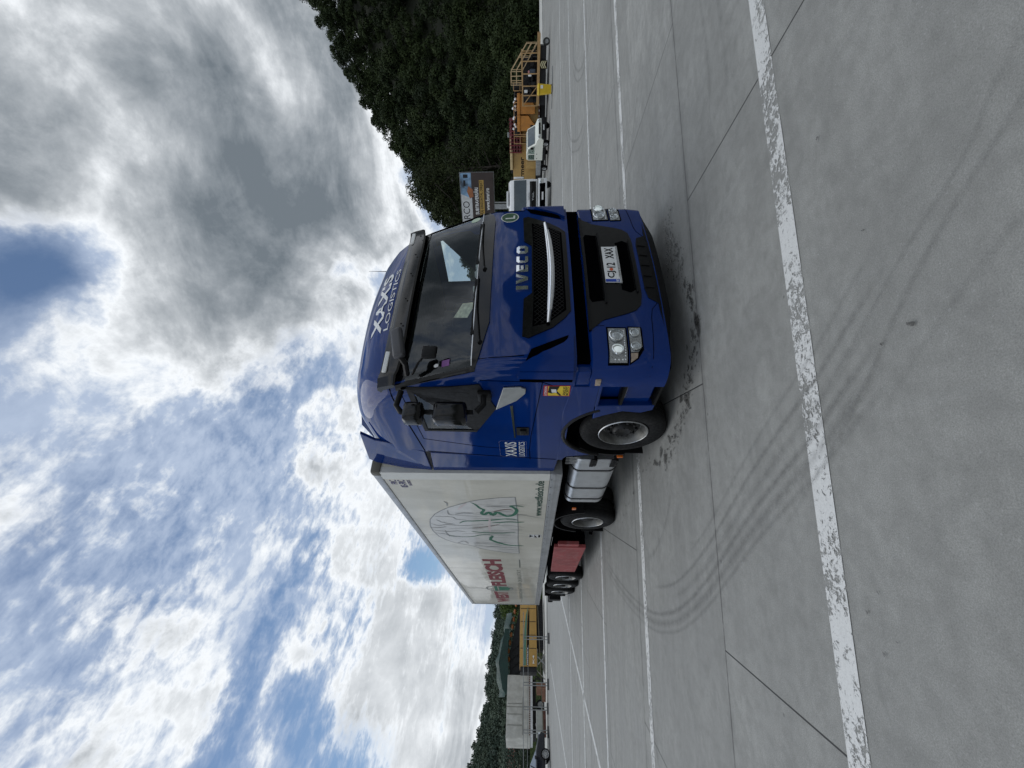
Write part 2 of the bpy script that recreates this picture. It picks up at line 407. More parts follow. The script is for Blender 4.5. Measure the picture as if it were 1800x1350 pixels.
# slab joints: rows 2.95 m deep, slabs 4.2 m long, each row shifted
ROW, LEN = 2.95, 4.20
rowf = mth(nt, 'DIVIDE', mth(nt, 'SUBTRACT', cc, 4.09), ROW); rid = mth(nt, 'FLOOR', rowf); fr = mth(nt, 'FRACT', rowf)
wob = mth(nt, 'MULTIPLY', mth(nt, 'SUBTRACT', vnoise(nt, vec, 6, 5, .7), .5), .05)
dc = mth(nt, 'MULTIPLY', mth(nt, 'MINIMUM', fr, mth(nt, 'SUBTRACT', 1.0, fr)), ROW)
off = mth(nt, 'MULTIPLY_ADD', rid, -1.93, .88)
af = mth(nt, 'FRACT', mth(nt, 'DIVIDE', mth(nt, 'SUBTRACT', ca, off), LEN))
da = mth(nt, 'MULTIPLY', mth(nt, 'MINIMUM', af, mth(nt, 'SUBTRACT', 1.0, af)), LEN)
wn_ = nt.nodes.new('ShaderNodeTexWhiteNoise'); wn_.noise_dimensions = '2D'; cmb = nt.nodes.new('ShaderNodeCombineXYZ'); link(nt, rid, cmb.inputs[0]); link(nt, mth(nt, 'FLOOR', mth(nt, 'DIVIDE', mth(nt, 'SUBTRACT', ca, off), LEN)), cmb.inputs[1]); link(nt, cmb.outputs[0], wn_.inputs['Vector'])
col = mix(nt, maprange(nt, wn_.outputs['Value'], 0, 1, 0, .22, False), col, (.20, .20, .19))
cut = maprange(nt, da, .0045, .0075, 1, 0)
seam = maprange(nt, mth(nt, 'ADD', dc, mth(nt, 'ABSOLUTE', wob)), .004, .016, 1, 0)
spall = mth(nt, 'MULTIPLY', maprange(nt, mth(nt, 'ADD', dc, mth(nt, 'MULTIPLY', wob, 3.5)), .02, .085, 1, 0), maprange(nt, vnoise(nt, vec, 1.1, 4, .6), .42, .6))
col = mix(nt, mth(nt, 'MULTIPLY', spall, .55), col, (.145, .145, .14))
col = mix(nt, mth(nt, 'MULTIPLY', seam, .75), col, (.06, .06, .057))
col = mix(nt, mth(nt, 'MULTIPLY', cut, .92), col, (.025, .025, .025))
ov = nt.nodes.new('ShaderNodeTexVoronoi'); link(nt, vec, ov.inputs['Vector']); ov.inputs['Scale'].default_value = .55
oil = maprange(nt, mth(nt, 'ADD', ov.outputs['Distance'], mth(nt, 'MULTIPLY', blot, .35)), .22, .36, 1, 0)
col = mix(nt, mth(nt, 'MULTIPLY', oil, .32), col, (.12, .118, .11))
hair = vnoise(nt, vec, .55, 3, .5, dist=1.6)
crack = maprange(nt, mth(nt, 'ABSOLUTE', mth(nt, 'SUBTRACT', hair, .5)), .0006, .0022, 1, 0)
col = mix(nt, mth(nt, 'MULTIPLY', mth(nt, 'MULTIPLY', crack, maprange(nt, big, .5, .6)), .35), col, (.10, .10, .095))
# small dark spots and pale flecks
vo = nt.nodes.new('ShaderNodeTexVoronoi'); link(nt, vec, vo.inputs['Vector']); vo.inputs['Scale'].default_value = 2.3; vo.inputs['Randomness'].default_value = 1
spot = maprange(nt, mth(nt, 'ADD', vo.outputs['Distance'], mth(nt, 'MULTIPLY', fine, .05)), .045, .06, 1, 0)
col = mix(nt, mth(nt, 'MULTIPLY', spot, .5), col, (.07, .07, .068))
link(nt, col, b.inputs['Base Color'])
link(nt, maprange(nt, mid, .3, .7, .62, .82), b.inputs['Roughness']); b.inputs['Specular IOR Level'].default_value = .35
hgt = mth(nt, 'ADD', mth(nt, 'MULTIPLY', grit, .5), mth(nt, 'SUBTRACT', mth(nt, 'MULTIPLY', fine, .6), mth(nt, 'ADD', cut, seam)))
bump(nt, b, hgt, .7, .005)
CONCM = m
m, nt, b = newmat('pale_apron_concrete'); vec, ca, cc = lotcoord(nt)
n = vnoise(nt, vec, .8, 6, .6); link(nt, mix(nt, maprange(nt, n, .3, .7), (.40, .40, .37), (.50, .50, .47)), b.inputs['Base Color']); b.inputs['Roughness'].default_value = .8
APRON = m
m, nt, b = newmat('verge_earth'); n = noise(nt, .5, 8, .7); link(nt, mix(nt, maprange(nt, n, .35, .65), (.055, .075, .03), (.16, .13, .085)), b.inputs['Base Color']); b.inputs['Roughness'].default_value = .95
EARTH = m
g_ = sheet('ground', [(-2500, -2500), (2500, -2500), (2500, 2500), (-2500, 2500)], -.03, EARTH)
lot = sheet('paved_lot', [(-95, -45), (95, -45), (95, 38), (-95, 38)], 0.0, CONCM)
ap = MB().prism([(-95, 38), (95, 38), (95, 46.5), (-95, 46.5)], -.02, .10, 'z'); 
ap.v = [ac(*q) for q in ap.v]; tag(ap.build('pavement', APRON, bevel=.02), kind='structure')

m, nt, b = newmat('worn_white_paint'); vec, ca, cc = lotcoord(nt)
pn = vnoise(nt, vec, 24, 9, .80, dist=.5); pl = vnoise(nt, vec, 2.1, 4, .6); pk = vnoise(nt, vec, 80, 5, .75)
link(nt, mix(nt, mth(nt, 'MULTIPLY', maprange(nt, pk, .4, .7), .35), (.60, .605, .59), (.34, .34, .33)), b.inputs['Base Color']); b.inputs['Roughness'].default_value = .6
thr = mth(nt, 'ADD', mth(nt, 'ADD', pn, mth(nt, 'MULTIPLY', mth(nt, 'SUBTRACT', pl, .5), .60)), mth(nt, 'MULTIPLY', mth(nt, 'SUBTRACT', pk, .5), .12))
al = maprange(nt, thr, .515, .565, 1, .06)
link(nt, al, b.inputs['Alpha']); bump(nt, b, pk, .3, .003)
PAINT = m
m, nt, b = newmat('far_white_paint'); vec, ca, cc = lotcoord(nt)
pn = vnoise(nt, vec, 9, 8, .75); link(nt, maprange(nt, pn, .53, .58, .85, .1), b.inputs['Alpha']); b.inputs['Base Color'].default_value = (.62, .63, .62, 1); b.inputs['Roughness'].default_value = .6
PAINT2 = m
def strip(a0, c0, a1, c1, wd, mt, name='lane_line', seg=1.0):
    L = math.hypot(a1-a0, c1-c0); n = max(1, int(L/seg)); nx, ny = -(c1-c0)/L*wd/2, (a1-a0)/L*wd/2
    M = MB(); vs = []
    for i in range(n+1):
        t = i/n; a = a0+(a1-a0)*t; c = c0+(c1-c0)*t; vs += [ac(a+nx, c+ny, .004), ac(a-nx, c-ny, .004)]
    M.add(vs, [(2*i, 2*i+1, 2*i+3, 2*i+2) for i in range(n)])
    o = M.build(name, mt, smooth=0)
    if o.data.polygons[0].normal.z < 0: o.data.flip_normals()
    return tag(o, kind='structure')
strip(-12, 2.578, 30, 2.578, .168, PAINT)
strip(-40, 6.665, 60, 6.665, .17, PAINT)
strip(-45, 10.36, 60, 10.30, .16, PAINT2)
strip(-50, 14.40, 60, 14.30, .16, PAINT2)
strip(-6.5, 9.0, -5.4, 26.0, .16, PAINT2)
strip(-11.2, 14.4, -12.6, 34.0, .16, PAINT2)
strip(-50, 18.4, 60, 18.3, .15, PAINT2)

# rubber marks left by turning lorries
m, nt, b = newmat('tyre_mark_rubber'); vec, ca, cc = lotcoord(nt)
at_ = nt.nodes.new('ShaderNodeAttribute'); at_.attribute_name = 'edge'
tn = vnoise(nt, vec, 26, 8, .78); b.inputs['Base Color'].default_value = (.045, .045, .045, 1); b.inputs['Roughness'].default_value = .8
link(nt, mth(nt, 'MULTIPLY', mth(nt, 'MULTIPLY', maprange(nt, tn, .22, .72), .36), at_.outputs['Fac']), b.inputs['Alpha'])
TYREM = m
def catmull(pts, k=8):
    P_ = [Vector((*p, 0)) for p in pts]; P_ = [P_[0]*2-P_[1]]+P_+[P_[-1]*2-P_[-2]]; out = []
    for i in range(1, len(P_)-2):
        for j in range(k):
            t = j/k; a, b_, c, d = P_[i-1:i+3]
            out.append(.5*((2*b_)+(-a+c)*t+(2*a-5*b_+4*c-d)*t*t+(-a+3*b_-3*c+d)*t**3))
    out.append(P_[-2]); return [(p.x, p.y) for p in out]
def marks(paths):
    M = MB(); E = []
    for pts, wd, st, z in paths:
        pts = catmull(pts); n = len(pts); o = []
        for i, p in enumerate(pts):
            q = Vector(pts[min(i+1, n-1)])-Vector(pts[max(i-1, 0)]); q.normalize(); nx, ny = -q.y*wd/2, q.x*wd/2
            f = st*min(1, i/5, (n-1-i)/5)
            o += [ac(p[0]+nx, p[1]+ny, z), ac(p[0], p[1], z), ac(p[0]-nx, p[1]-ny, z)]; E += [0, f, 0]
        M.add(o, [q for i in range(n-1) for q in ((3*i, 3*i+1, 3*i+4, 3*i+3), (3*i+1, 3*i+2, 3*i+5, 3*i+4))])
    ob = M.build('tyre_marks', TYREM, smooth=0, rec=False)
    at2 = ob.data.attributes.new('edge', 'FLOAT', 'POINT'); at2.data.foreach_set('value', E)
    return tag(ob, kind='structure')
A0 = [(.55, 2.0), (.32, 2.34), (.16, 2.56), (-.07, 2.95), (-.35, 3.4), (-.69, 3.89), (-1.02, 4.37), (-1.35, 4.94), (-1.61, 5.54), (-1.83, 6.4), (-1.90, 7.55), (-1.87, 8.66), (-1.75, 9.8)]
def sh(pts, da, dc=0): return [(a+da, c+dc) for a, c in pts]
marks([(A0, .10, .75, .0065), (sh(A0, .10, .02), .07, .9, .0068), (sh(A0, -.10, 0), .06, .6, .0071), (sh(A0[:9], .26, -.04), .09, .55, .0074), (sh(A0[:10], .42, -.08), .06, .8, .0077), (sh(A0[:8], .58, -.1), .05, .5, .008),
       ([(16.4, 12.85), (14.9, 13.1), (13.2, 12.1), (12.1, 10.9), (11.9, 10.0), (11.9, 8.8)], .14, .8, .0065), ([(16.6, 13.05), (14.9, 13.35), (13.0, 12.3), (11.8, 10.9), (11.6, 10.0), (11.6, 8.8)], .1, .9, .0068),
       ([(17.1, 15.7), (15.2, 16.0), (12.8, 14.6), (11.2, 12.9), (10.5, 11.8), (10.1, 10.7)], .14, .8, .0065), ([(17.4, 16), (15.2, 16.4), (12.5, 14.8), (10.8, 12.9), (10.1, 11.8), (9.8, 10.7)], .1, .8, .0068),
       ([(1.4, 1.15), (1.26, 1.28), (1.04, 1.57), (.78, 1.86), (.3, 2.3), (-.4, 3.1)], .05, .55, .0071), ([(1.5, 1.2), (1.37, 1.35), (1.2, 1.5), (.95, 1.85), (.5, 2.4)], .04, .5, .0074), ([(1.05, 1.0), (.85, 1.4), (.6, 1.75), (.2, 2.2)], .06, .35, .0077),
       ([(-3.6, 6.3), (-3.2, 6.55), (-2.75, 6.66), (-2.5, 6.62)], .12, .8, .008),
       ([(.2, 5.1), (-.4, 5.4), (-.9, 6.0), (-1.1, 6.6)], .08, .5, .0083), ([(6.5, 4.9), (5.2, 6.0), (4.2, 7.2), (3.6, 9.0)], .12, .35, .0065), ([(8.5, 7.2), (7.6, 9.0), (7.4, 12), (8.0, 16)], .2, .3, .0065),
       ([(2.97, 3.15), (3.45, 3.07), (4.8, 3.1), (7, 3.2)], .1, .4, .0068), ([(3.0, 3.46), (3.78, 3.36), (5, 3.4), (7, 3.3)], .07, .4, .0071)])

# water dripped along the front of the truck
m, nt, b = newmat('damp_concrete'); b.inputs['Base Color'].default_value = (.065, .063, .058, 1); b.inputs['Roughness'].default_value = .35
link(nt, maprange(nt, noise(nt, 30, 5, .7),   .3, .6, .15, .72), b.inputs['Alpha'])
DAMP = m
D = MB()
def blob(a, c, r, st=1.0, an=0.0):
    n = 11; ph = random.random()*6; vs = []
    for k in range(n):
        t = 2*math.pi*k/n; q = r*(1+.28*math.sin(2*t+ph)+.2*math.sin(3*t+ph*2)+.12*math.sin(5*t+ph))
        x, y = q*math.cos(t)*st, q*math.sin(t)
        vs.append(ac(a+x*math.cos(an)-y*math.sin(an), c+x*math.sin(an)+y*math.cos(an), .0095))
    D.add(vs, [tuple(range(n))])
DP = [(2.9, 4.75), (2.71, 4.72), (2.5, 4.45), (2.37, 4.4), (2.15, 4.45), (1.95, 4.25), (1.87, 4.2), (1.68, 4.2), (1.5, 4.1), (1.4, 4.15), (1.2, 4.28), (1.05, 4.35), (.94, 4.48), (.73, 4.5), (.65, 4.63), (.56, 4.78), (.5, 4.96), (.41, 5.05), (.28, 5.15), (.2, 5.5), (.2, 6.0), (.0, 6.6), (-.5, 7.6), (-1.2, 8.9), (-1.8, 10.2)]
DPc = catmull(DP, 12)
for i, (a, c) in enumerate(DPc):
    for k in range(2 if i < 190 else 1):
        s_ = random.gauss(0, .06); t_ = random.gauss(0, .06); blob(a+s_, c+t_, random.choice([.004, .005, .006, .008, .011, .016]), random.uniform(1, 2.2), random.uniform(0, 3))
for (a, c, r, st, an) in [(1.47, 4.09, .055, 2.6, .1), (1.75, 4.18, .035, 1.6, .3), (.80, 4.52, .05, 1.7, 1.2), (.84, 4.68, .035, 1.5, .5), (1.41, 4.22, .03, 2, 0), (.24, 5.35, .05, 1.5, 1.2), (.33, 5.5, .05, 1.3, .4), (.45, 5.15, .03, 2.5, 1.0), (.2, 5.75, .04, 2, 1.4), (2.0, 4.33, .035, 1.2, 0)]:
    blob(a, c, r, st, an)
for k in range(110):
    t = random.random(); blob(2.3+t*.7+random.gauss(0, .12), 4.85-random.random()*.35, random.uniform(.005, .016), 1.3, 1)
for q in [(-.66+1.32, 1.84, .012), (.62, 2.01, .006), (-.78, 2.29, .007), (-.51, 2.27, .005), (-.62, 2.36, .006), (-.7, 2.2, .004), (1.9, 2.2, .008), (1.2, 2.0, .006)]: blob(q[0], q[1], q[2], 1.6, 1)
tag(D.build('water_drips', DAMP, smooth=0), 'damp drip spots trailing over the concrete below the blue truck front', kind='stuff')

# ------------------------------------------------------------------ the blue truck
def lerp_tab(t,z):
    if z<=t[0][0]: return t[0][1]
    for (a,b),(c,d) in zip(t,t[1:]):
        if z<=c:
            f=(z-a)/(c-a); return b+(d-b)*f
    return t[-1][1]
# cab shell: plan outline as a function of height
Y0=[(1.2,.075),(1.7,.08),(2.03,.10),(2.17,.13),(2.9,.40),(3.08,.47),(3.2,.50),(3.35,.57),(3.5,.70),(3.6,.84),(3.7,1.06),(3.77,1.32),(3.81,1.62)]
WW=[(1.2,1.25),(2.2,1.25),(3.08,1.235),(3.2,1.23),(3.35,1.22),(3.5,1.18),(3.6,1.13),(3.7,1.04),(3.77,.90),(3.81,.66)]
RX=[(1.2,.15),(3.08,.15),(3.3,.25),(3.5,.4),(3.81,.5)]
RY=[(1.2,.24),(3.08,.24),(3.3,.32),(3.6,.5),(3.81,.4)]
KK=[(1.2,.06),(3.08,.07),(3.4,.12),(3.81,.2)]
def cabF(x,z):
    W=lerp_tab(WW,z);rx=lerp_tab(RX,z);ry=lerp_tab(RY,z);k=lerp_tab(KK,z)
    a=min(abs(x),W);y=lerp_tab(Y0,z)+k*min(a,W-rx)**2
    if a>W-rx: y+=ry*(1-math.sqrt(max(0,1-((a-(W-rx))/rx)**2)))
    return y
def cabX(y,z):
    W=lerp_tab(WW,z);rx=lerp_tab(RX,z);ry=lerp_tab(RY,z);k=lerp_tab(KK,z)
    yc=lerp_tab(Y0,z)+k*(W-rx)**2
    if y>=yc+ry: return W
    d=max(0,min(1,(yc+ry-y)/ry)); return W-rx+rx*math.sqrt(max(0,1-d*d))
def bumF(x,z):
    W=1.25;rx=.2;ry=.3;a=min(abs(x),W);y=.05+(.06 if z<.45 else 0)*(.45-z)/.45+.075*min(a,W-rx)**2
    if a>W-rx: y+=ry*(1-math.sqrt(max(0,1-((a-(W-rx))/rx)**2)))
    return y
def bumX(y,z):
    W=1.25;rx=.2;ry=.3;yc=.05+.075*(W-rx)**2
    if y>=yc+ry: return W
    d=max(0,min(1,(yc+ry-y)/ry)); return W-rx+rx*math.sqrt(max(0,1-d*d))

THETA = 0.584616; TORG = (1.2915, 4.6687, 0)
truck = empty('tractor_truck', TORG, THETA, 'blue tractor truck with black sun visor and chrome grille bar, before the white trailer', 'truck')
V3 = Vector
def fcab(x, z, w): return V3((x, cabF(x, z)-w, z))
def fbum(x, z, w): return V3((x, bumF(x, z)-w, z))
def scab(y, z, w):                       # side face (towards the camera), y back, z up
    return V3((cabX(y, z)+w, y-(w*.6 if y < .5 else 0), z))
def tP(name, M, m, par=None, **k): return M.build(name, m, par or truck, flip=True, **k)
def mir(poly): return [(-a, b_) for a, b_ in poly][::-1]
# cab shell
zs = [1.18, 1.35, 1.6, 1.9, 2.03, 2.17, 2.26, 2.45, 2.65, 2.84, 2.90, 3.0, 3.08, 3.14, 3.2, 3.28, 3.36, 3.44, 3.52, 3.6, 3.66, 3.72, 3.77, 3.81, 3.85, 3.88]
def yr(z): return 2.28-(min(z, 3.1)-1.25)*.12
def outline(z):
    W = lerp_tab(WW, z); rx = lerp_tab(RX, z); ry = lerp_tab(RY, z); xs = W-rx; yc = lerp_tab(Y0, z)+lerp_tab(KK, z)*xs*xs; out = []
    y1 = yc+ry; yb = max(yr(z), y1+.05)
    ys = [yb, (yb+1.44)/2, 1.44, 1.0, .60] if z < 3.0 else [yb]+[yb+(y1-yb)*q for q in (.22, .43, .64, .85)]
    out += [(W, max(y, y1+.004), 's%d' % i) for i, y in enumerate(ys)]
    for k in range(9):
        t = k/8*math.pi/2; out.append((xs+rx*math.cos(t), yc+ry*(1-math.sin(t)), 'c%d' % k))
    n = 14
    for i in range(1, n): x = xs*(1-2*i/n); out.append((x, lerp_tab(Y0, z)+lerp_tab(KK, z)*x*x, 'f%d' % i))
    half = out[:5+9]
    return out+[(-x, y, t) for x, y, t in half[::-1]]
SH = MB(); rows = [outline(z) for z in zs]; nc = len(rows[0])
for z, r in zip(zs, rows): SH.v += [(x, y, z) for x, y, _ in r]
for i in range(len(zs)-1):
    zm = (zs[i]+zs[i+1])/2
    for j in range(nc-1):
        t0, t1 = rows[i][j][2], rows[i][j+1][2]
        front = (t0[0] == 'f' or t1[0] == 'f' or (t0[0] == 'c' and t1[0] == 'c' and int(t0[1]) >= 5 and int(t1[1]) >= 5))
        if front and 2.17 < zm < 2.90: continue
        if t0[0] == 's' and t1[0] == 's' and {t0, t1} in ({'s2', 's3'}, {'s3', 's4'}) and 2.26 < zm < 2.84: continue
        a = i*nc+j; SH.f.append((a, a+1, a+nc+1, a+nc))
top = (len(zs)-1)*nc; SH.f.append(tuple(range(top, top+nc)))
for i in range(len(zs)-1): SH.f.append((i*nc, (i+1)*nc, (i+1)*nc+nc-1, i*nc+nc-1))
SH.f.append(tuple(range(nc))[::-1])
body = tP('cab_body', SH, BLUE, smooth=50, rec=False)
body.data.flip_normals() if False else None

# lining and seats seen through the panes
L = MB(); L.box(-1.17, 1.17, .36, 2.1, 1.7, 1.74); L.box(-1.16, 1.16, .62, 2.1, 2.93, 2.96); L.box(-.2, .5, 2.04, 2.07, 1.74, 2.9)
tP('cab_lining', L, INNER)
Lr = MB(); Lr.box(-1.17, 1.17, 2.0, 2.03, 1.74, 2.93); Lr.box(-1.0, -.7, 1.9, 1.99, 1.9, 2.6, .03); Lr.box(.3, 1.1, 1.86, 1.99, 2.35, 2.6, .04); tP('rear_lining', Lr, CURT)
dash = MB(); dash.prism([(.24, 1.75), (.24, 2.13), (.45, 2.17), (.85, 2.12), (.88, 1.75)], -1.14, 1.14, 'x'); dash = tP('dashboard', dash, mat('dashboard_plastic', (.022, .023, .024), .8, bmp=.2), bevel=.02)
for sx in (-.62, .62):
    S_ = MB(); S_.box(sx-.26, sx+.26, 1.05, 1.55, 1.85, 2.05, .05); S_.box(sx-.25, sx+.25, 1.48, 1.66, 2.0, 2.72, .07); S_.box(sx-.13, sx+.13, 1.52, 1.62, 2.70, 2.88, .04)
    tP('seat', S_, mat('seat_fabric', (.03, .03, .033), .9))
sw = MB(); ring = [(-.62+.23*math.cos(t), .98+.10*math.sin(t), 2.14+.20*math.sin(t)) for t in [2*math.pi*k/24 for k in range(25)]]; sw.tube(ring, .016, 8, False)
sw.tube([(-.62, .9, 2.05), (-.62, 1.0, 2.14)], .05, 10); sw.bar((-.83, .98, 2.14), (-.41, .98, 2.14), .03); tP('steering_wheel', sw, BLACKP)

# panes
wsp = [(-1.19, 2.165), (1.19, 2.165), (1.17, 2.905), (-1.17, 2.905)]
tP('windscreen', MB().panel(wsp, fcab, 0, .004, .08, .1, back=False), GLASS)
tP('glass_edge_strip', MB().panel([(-1.18, 2.186), (1.18, 2.186), (1.18, 2.196), (-1.18, 2.196)], fcab, .012, .019, .08, 0), STEEL)
rim_ = [(-1.215, 2.15), (1.215, 2.15), (1.2, 2.92), (-1.2, 2.92)]
fr_ = MB()
fr_.panel([(-1.22, 2.90), (1.22, 2.90), (1.215, 3.02), (-1.215, 3.02)], fcab, 0, .012, .08, 0)
fr_.panel([(1.185, 2.16), (1.215, 2.16), (1.205, 2.91), (1.175, 2.91)], fcab, .002, .012, 0, .1); fr_.panel([(-1.215, 2.16), (-1.15, 2.16), (-1.14, 2.91), (-1.205, 2.91)], fcab, .002, .012, 0, .1)
tP('windscreen_frame', fr_, GLOSSB)
band = [(-1.13, 2.125), (-1.03, 2.055), (-.9, 2.035), (.72, 2.03), (.85, 2.06), (1.13, 2.125), (1.20, 2.155), (1.19, 2.19), (-1.19, 2.19), (-1.20, 2.155)]
cowl = tP('windscreen_cowl', MB().panel(band, fcab, .001, .016, .08, 0), GLOSSB)
for (x0, x1, z1) in ((.95, .1, 2.175), (-.02, -.9, 2.18)):
    wp = MB(); wp.tube([fcab(x0, 2.12, .03), fcab((x0+x1)/2, 2.17, .035), fcab(x1, z1, .03)], .009, 6); wp.bar(fcab(x0-.1, 2.20, .02), fcab(x1+.02, z1+.02, .02), .012, .03); wp.tube([fcab(x0, 2.10, .005), fcab(x0, 2.13, .04)], .02, 8)
    tP('wiper', wp, BLACKP)
for s in (1, -1):
    def sm(y, z, w, s=s):
        q = scab(y, z, w); return V3((q.x*s, q.y, q.z))
    tP('side_window', MB().panel([(.585, 2.25), (1.455, 2.25), (1.455, 2.85), (.62, 2.85)], sm, 0, .001, 0, 0, back=False), SIDEG)
    fb = MB()                                    # black surround and the triangle below the mirror
    fb.panel([(.45, 2.13), (.92, 1.985), (1.46, 2.27), (1.46, 2.245), (.62, 2.245), (.60, 2.30), (.615, 2.85), (.57, 2.90), (.48, 2.3)], sm, .002, .012, .1, 0)
    fb.panel([(.60, 2.83), (1.44, 2.83), (1.47, 2.87), (.57, 2.90)], sm, .002, .011, .2, 0); fb.panel([(1.43, 2.25), (1.475, 2.245), (1.475, 2.87), (1.44, 2.84)], sm, .002, .0105, .2, 0)
    tP('window_surround', fb, BLACKP)
    sv_ = MB().panel([(.50, 1.89), (.49, 1.72), (.52, 1.665), (.60, 1.67), (.74, 1.76), (.93, 1.99)], sm, .004, .022, .1, 0)
    sv_ = tP('trim_plate', sv_, SILVER, bevel=.004)
    dh = MB(); dh.panel([(1.36, 1.63), (1.55, 1.63), (1.55, 1.775), (1.36, 1.775)], sm, .001, .012, 0, 0); dh.box(s*1.262, s*1.285, 1.40, 1.51, 1.66, 1.735, .01)
    tP('door_handle', dh, BLACKP)
    gs = MB().panel([(.86, 1.805), (1.62, 1.79), (1.62, 1.805), (.86, 1.835)], sm, .001, .012, .1, 0); tP('trim_strip', gs, CHROME)
    se = MB()
    def seamline(pts, w=.007):
        for (a, c), (d, e_) in zip(pts, pts[1:]):
            l = math.hypot(d-a, e_-c); nx, nz = -(e_-c)/l*w/2, (d-a)/l*w/2
            se.panel([(a+nx, c+nz), (a-nx, c-nz), (d-nx, e_-nz), (d+nx, e_+nz)], sm, -.001, .0025, .08, .1)
    seamline([(.39, 2.12), (.42, 1.5), (1.59, 1.605), (1.98, 1.62), (1.90, 2.2), (1.70, 2.93), (.62, 2.97)])
    seamline([(.42, 1.5), (.55, 1.28)]); seamline([(2.0, 1.62), (2.27, 1.61)], .01); seamline([(.60, 3.09), (2.06, 2.985)], .014)
    seamline([(2.06, 2.95), (2.27, 1.27)], .012)
    tP('door_seam', se, VOID)
# lower front panel pieces
gp = [(.905, 1.70), (.45, 1.688), (.37, 1.603), (-.37, 1.603), (-.45, 1.688), (-.93, 1.70), (-.955, 1.64), (-.81, 1.40), (-.70, 1.28), (-.61, 1.215), (.61, 1.215), (.70, 1.28), (.81, 1.40), (.93, 1.64)]
grille = tP('grille', MB().panel(gp, fcab, -.03, .012, .08, 0), GLOSSB)
gi = [(.80, 1.60), (.37, 1.585), (-.37, 1.585), (-.80, 1.60), (-.76, 1.45), (-.60, 1.26), (.60, 1.26), (.76, 1.45)]
gm = MB().panel(gi, fcab, .012, .0135, .1, 0)
def inside(x, z):
    c = False; n = len(gi); j = n-1
    for i in range(n):
        if (gi[i][1] > z) != (gi[j][1] > z) and x < (gi[j][0]-gi[i][0])*(z-gi[i][1])/(gi[j][1]-gi[i][1])+gi[i][0]: c = not c
        j = i
    return c
tP('grille_backing', gm, VOID, grille)
gx = MB()
for k in range(-60, 61):
    for sg in (1, -1):
        run = []
        for t in range(0, 13):
            z = 1.25+t*.03; x = k*.05+sg*t*.03
            if inside(x, z): run.append((x, z))
        if len(run) > 1:
            for a, c in zip(run[:-1:2] if len(run) > 2 else run, run[2::2] if len(run) > 2 else run[1:]): gx.bar(fcab(a[0], a[1], .017), fcab(c[0], c[1], .017), .006, .006)
tP('grille_mesh', gx, GLOSSB, grille, smooth=0)
chb = MB()
cp = [(.775-.155*i/1.0*1, 0) for i in range(11)]
for i in range(10):
    def cz(x): return 1.395+.05*(x/.775)**2
    def hh(x): return .042*(1-.55*(abs(x)/.775)**3)
    x0, x1 = .775-.155*i, .775-.155*(i+1)
    prof = [(-1, 0), (-.8, .022), (0, .034), (.8, .022), (1, 0)]
    vs = [fcab(x, cz(x)+hh(x)*u, .016+v) for x in (x0, x1) for u, v in prof]
    chb.add(vs, [(j, j+1, j+6, j+5) for j in range(4)]+[(0, 5, 9, 4)])
tP('chrome_bar', chb, CHROME, grille, smooth=60)
LETT = {'I': [[(0, 0), (.36, 0), (.36, 1), (0, 1)]], 'V': [[(.36, 0), (.66, 0), (1, 1), (.70, 1), (.51, .36), (.30, 1), (0, 1)]],
 'E': [[(0, 0), (1, 0), (1, .25), (.32, .25), (.32, .39), (.92, .39), (.92, .62), (.32, .62), (.32, .75), (1, .75), (1, 1), (0, 1)]],
 'C': [[(1, 0), (.22, 0), (0, .2), (0, .8), (.22, 1), (1, 1), (1, .75), (.38, .75), (.31, .66), (.31, .34), (.38, .25), (1, .25)]],
 'O': [[(.5, 0), (.2, 0), (0, .2), (0, .8), (.2, 1), (.5, 1), (.5, .75), (.38, .75), (.31, .66), (.31, .34), (.38, .25), (.5, .25)], [(.5, 0), (.5, .25), (.62, .25), (.69, .34), (.69, .66), (.62, .75), (.5, .75), (.5, 1), (.8, 1), (1, .8), (1, .2), (.8, 0)]]}
lt = MB(); u_ = -.325
for ch_, wd_, gp_ in (('I', .14, -.060), ('V', .15, .028), ('E', .105, .034), ('C', .105, .046), ('O', .135, 0)):
    for pg in LETT[ch_]: lt.panel([(-(u_+a*wd_), 1.643+c*.126) for a, c in pg], fcab, 0, .016, 0, 0)
    u_ += wd_+gp_
tP('maker_lettering', lt, CHROME, smooth=0)
em = MB().panel([(-.975+.108*math.cos(t), 1.862+.108*math.sin(t)) for t in [2*math.pi*k/28 for k in range(28)]], fcab, .001, .003, .05, 0)
em = tP('round_badge', em, WHITEP, smooth=0)
tP('badge_face', MB().panel([(-.975+.097*math.cos(t), 1.862+.097*math.sin(t)) for t in [2*math.pi*k/28 for k in range(28)]], fcab, .003, .0045, .05, 0), mat('badge_green', (.012, .075, .02), .4), em, smooth=0)
le = MB(); le.panel([(-.94, 1.915), (-.94, 1.80), (-1.01, 1.80), (-1.01, 1.82), (-.962, 1.82), (-.962, 1.915)], fcab, .0045, .006, .05, 0); tP('badge_letter', le, WHITEP, em, smooth=0)
